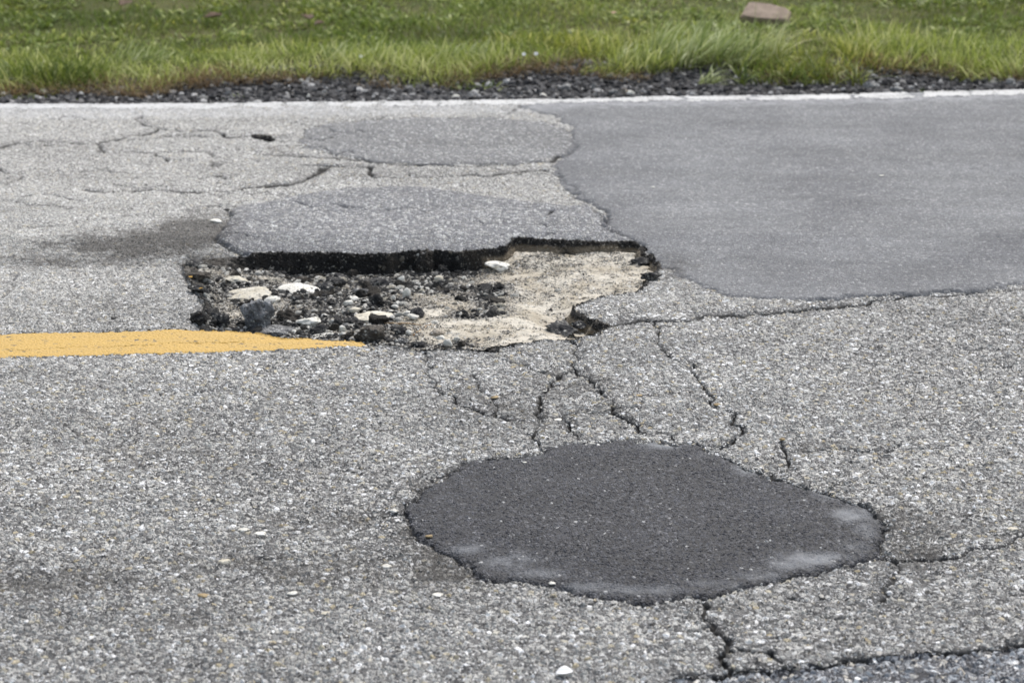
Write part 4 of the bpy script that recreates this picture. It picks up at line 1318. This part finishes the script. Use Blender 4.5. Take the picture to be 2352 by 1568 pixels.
def leaf(X, Y, wpx, mat, label, on_road=True, az=0.0, name='dry_leaf', cat='leaf', asp=.4, curl=.25, lift=.006, group=None):
    if on_road:
        a, b, c = hit(X, Y)
        p = (a[0], b[0], c[0] + lift)
    else:
        q = at_verge(X, Y)
        p = (q[0], q[1], q[2] + lift)
    Lm = wpx / FPX * math.hypot(p[1], CAM_H)
    bm = bmesh.new()
    rows = []
    for i in range(9):
        t = i / 8
        hw = Lm * asp * .5 * math.sin(math.pi * min(.97, max(.03, t))) ** .8
        zc = curl * Lm * (t - .5) ** 2
        rows.append([bm.verts.new(((t - .5) * Lm, s * hw, zc + abs(s) * hw * .5 + .0012 * u)) for u in (0, 1) for s in (-1, -.5, 0, .5, 1)])
    for i in range(8):
        for k in range(4):
            bm.faces.new((rows[i][k], rows[i + 1][k], rows[i + 1][k + 1], rows[i][k + 1]))
            bm.faces.new((rows[i][k + 6], rows[i + 1][k + 6], rows[i + 1][k + 5], rows[i][k + 5]))
        for k in (0, 4):
            f = (rows[i][k], rows[i][k + 5], rows[i + 1][k + 5], rows[i + 1][k])
            bm.faces.new(f if k == 0 else f[::-1])
    for r_, fl in ((rows[0], 1), (rows[8], -1)):
        for k in range(4):
            bm.faces.new((r_[k], r_[k + 1], r_[k + 6], r_[k + 5])[::fl])
    o = link(name, bm_mesh(name, bm, M[mat], True), None, p)
    o.rotation_euler = (.15, -.1, az)
    return tag(o, label, cat, group)


leaf(439, 656, 17, 'leaf_yellow', 'yellow dry leaf on the left slope of the pothole', az=-.9, lift=.02)
leaf(462, 679, 9, 'leaf_yellow', 'tiny orange leaf scrap below the yellow leaf on the left slope', az=.2, lift=.02)
leaf(492, 72, 40, 'leaf_brown', 'dark brown dead leaf in the lawn at the left', False, .3, asp=.8, lift=.05, group='dead leaves in the lawn')
leaf(290, 40, 44, 'leaf_brown', 'brown dead leaf in the lawn behind the dense leafy clump', False, 1.2, asp=.7, lift=.04, group='dead leaves in the lawn')
leaf(705, 80, 40, 'leaf_brown', 'crumpled brown leaf above the brown dead grass', False, 2.0, asp=.8, lift=.06, group='dead leaves in the lawn')
leaf(735, 92, 28, 'leaf_brown', 'smaller brown leaf beside the crumpled brown leaf', False, .5, asp=.7, lift=.06, group='dead leaves in the lawn')
leaf(560, 35, 16, 'leaf_yellow', 'small orange leaf in the lawn', False, .5, asp=.6, lift=.05, group='dead leaves in the lawn')
leaf(970, 14, 44, 'stick', 'pale curled strip of bark in the lawn', False, .2, 'bark_strip', 'bark', .3, .3, .05)
leaf(1408, 98, 22, 'stick', 'pale pinkish dry leaf standing in the verge', False, 1.3, asp=.5, lift=.12, group='dead leaves in the lawn')
leaf(1296, 1553, 40, 'plastic', 'white flake lying on the road at the near edge', True, .05, 'paint_flake', 'flake', .75, .05, .006)


def tube(name, P, rad, mat, label, cat, group=None):
    bm = bmesh.new()
    P = [Vector(p) for p in P]
    rings = []
    for i, p in enumerate(P):
        d = (P[min(i + 1, len(P) - 1)] - P[max(i - 1, 0)]).normalized()
        s = d.cross(Vector((0, 0, 1))).normalized()
        u = s.cross(d)
        rr = rad * (1 - .5 * i / len(P))
        rings.append([bm.verts.new(p + s * rr * math.cos(k * 1.0472) + u * rr * math.sin(k * 1.0472)) for k in range(6)])
    for a, b in zip(rings, rings[1:]):
        for k in range(6):
            bm.faces.new((a[k], a[(k + 1) % 6], b[(k + 1) % 6], b[k]))
    bm.faces.new(rings[0][::-1])
    bm.faces.new(rings[-1])
    base = P[0].copy()
    bmesh.ops.translate(bm, vec=-base, verts=bm.verts)
    return tag(link(name, bm_mesh(name, bm, M[mat], True), None, base), label, cat, group)


def needle_pts(l, lift):
    a = np.array([kb(q[0], q[1], 0, 0)[:2] for q in l])
    X = np.interp(np.linspace(0, len(l) - 1, 14), np.arange(len(l)), a[:, 0])
    Y = np.interp(np.linspace(0, len(l) - 1, 14), np.arange(len(l)), a[:, 1])
    xs, ys_, zs_ = hit(X, Y)
    yl = np.linspace(ys_[0], ys_[-1], 14)
    out = []
    for q in range(14):
        dx, dy, dz = ray(X[q], Y[q])
        t_ = yl[q] / dy
        out.append((dx * t_, yl[q], max(CAM_H + dz * t_, zs_[q] + lift)))
    return out


tube('pine_needle', needle_pts([(1180, 1085), (1350, 1112), (1600, 1080), (1760, 1070), (1950, 1110)], .01), .0014, 'needle', 'curved brown pine needle lying across the front rubble', 'pine needle')
tube('pine_needle', needle_pts([(1620, 1285), (1740, 1160), (1900, 1085)], .01), .0012, 'needle', 'straight brown pine needle crossing under the curved one', 'pine needle')
p = at_verge(410, 8)
tube('stick', [(p[0] + .04 * i * 3.4, p[1] - .012 * i, p[2] + .05 + .006 * math.sin(i)) for i in range(5)], .012, 'stick', 'dry brown stick lying in the lawn behind the left verge', 'stick')


def flower(X, Y, label):
    gx, gy, gz0 = at_verge(X, 165)
    dx, dy, dz = ray(X, Y)
    t_ = gy / dy
    h = CAM_H + dz * t_
    root = link('flower', None, None, (gx, gy, gz0))
    tag(root, label, 'flower', 'white flowers in the verge')
    hh = h - gz0
    bm = bmesh.new()
    bmesh.ops.create_cone(bm, segments=6, radius1=.0018, radius2=.0012, depth=hh, cap_ends=True)
    bmesh.ops.translate(bm, vec=(0, 0, hh / 2), verts=bm.verts)
    link('stem', bm_mesh('stem', bm, M['stem'], True), root)
    bm = bmesh.new()
    for k in range(6):
        a = k * math.pi / 3
        r0 = bmesh.ops.create_uvsphere(bm, u_segments=8, v_segments=5, radius=.0055)['verts']
        bmesh.ops.scale(bm, vec=(1, .6, .35), verts=r0)
        bmesh.ops.translate(bm, vec=(.006, 0, 0), verts=r0)
        bmesh.ops.rotate(bm, cent=(0, 0, 0), matrix=__import__('mathutils').Matrix.Rotation(a, 3, 'Z'), verts=r0)
    bmesh.ops.rotate(bm, cent=(0, 0, 0), matrix=__import__('mathutils').Matrix.Rotation(.8, 3, 'X'), verts=bm.verts)
    bmesh.ops.translate(bm, vec=(0, 0, hh), verts=bm.verts)
    link('petals', bm_mesh('petals', bm, M['petal'], True), root)


flower(829, 130, 'lone white flower in the verge above the gravel')
flower(1203, 125, 'white flower, left one of a close pair in the verge')
flower(1231, 124, 'white flower, right one of a close pair in the verge')

# single stones that stand out on the road
LOOSE = [(905, 1177, 24, 10, 'lime', 'white stone lying in the crack left of the black patch'), (1137, 915, 22, 9, 'ochre', 'ochre stone set in the road below the pothole'), (1796, 1013, 17, 11, 'ochre', 'ochre stone on the crack above the black patch'),
         (468, 1372, 30, 13, 'ochre', 'tan angular stone on the dark strip of the near lane'), (560, 1221, 28, 12, 'lime', 'round white stone on the near lane beside a second pale one'), (598, 1230, 30, 8, 'lime', 'long whitish stone right of the round white one'),
         (515, 1293, 30, 11, 'buff', 'buff flat stone on the left of the near lane'), (2325, 1219, 28, 12, 'buff', 'large buff stone beside the crack at the right edge'), (672, 1366, 26, 8, 'lime', 'grey white flat stone in the dark strip of the near lane'),
         (888, 1305, 24, 13, 'lime', 'pale stone left of the black patch'), (1268, 1345, 17, 7, 'lime', 'white stone on the near rim of the black patch'), (1205, 1065, 10, 5, 'lime', 'small white stone on the far rim of the black patch'),
         (1282, 968, 18, 8, 'lime', 'white chip beside the crack above the black patch'), (1250, 902, 12, 5, 'lime', 'white chip on the branching crack below the pothole'), (1647, 933, 18, 9, 'ochre', 'tan stone on the long slanting crack'),
         (1468, 911, 15, 7, 'ochre', 'orange stone between the two slanting cracks'), (104, 1495, 8, 7, 'black', 'small black stone on the near lane'), (1005, 1370, 26, 11, 'lime', 'pale round stone on the road in front of the black patch'),
         (2025, 407, 12, 6, 'lime', 'white chip lying on the largest grey patch'), (1500, 432, 9, 5, 'lime', 'white pebble at the left end of the largest grey patch'), (497, 512, 30, 9, 'lime', 'white flat stone left of the pale patch'), (521, 484, 16, 7, 'black', 'black crumb at the back left corner of the pale patch'),
         (260, 733, 18, 8, 'black', 'dark crumb on the road above the yellow line'), (748, 1412, 24, 9, 'buff', 'buff pebble low on the near lane'), (985, 1235, 18, 10, 'ochre', 'ochre stone touching the left rim of the black patch'), (1470, 1310, 0, 0, '', '')]
LOOSE = [q for q in LOOSE if q[2]]
lx_, ly_, lz_ = hit([q[0] for q in LOOSE], [q[1] for q in LOOSE])
for i, (X, Y, w, h, mat, label) in enumerate(LOOSE):
    W = w / FPX * math.hypot(ly_[i], CAM_H)
    D = W * .75
    H2 = max(W * .28, (h / FPX * math.hypot(ly_[i], CAM_H) - D * .3) * 1.0)
    v = rock_shape(ICO3, 1300 + i, 8, .2, .04) * (np.array((W, D, H2)) / 2)
    v[:, 2] += H2 * .25
    o = link('loose_stone', mesh_np('loose_stone', v, ICO3[1], M[mat]), None, (lx_[i], ly_[i], lz_[i] + .002))
    o.rotation_euler = (0, 0, (i * 1.7) % .8 - .4)
    tag(o, label, 'stone', 'single stones on the road')
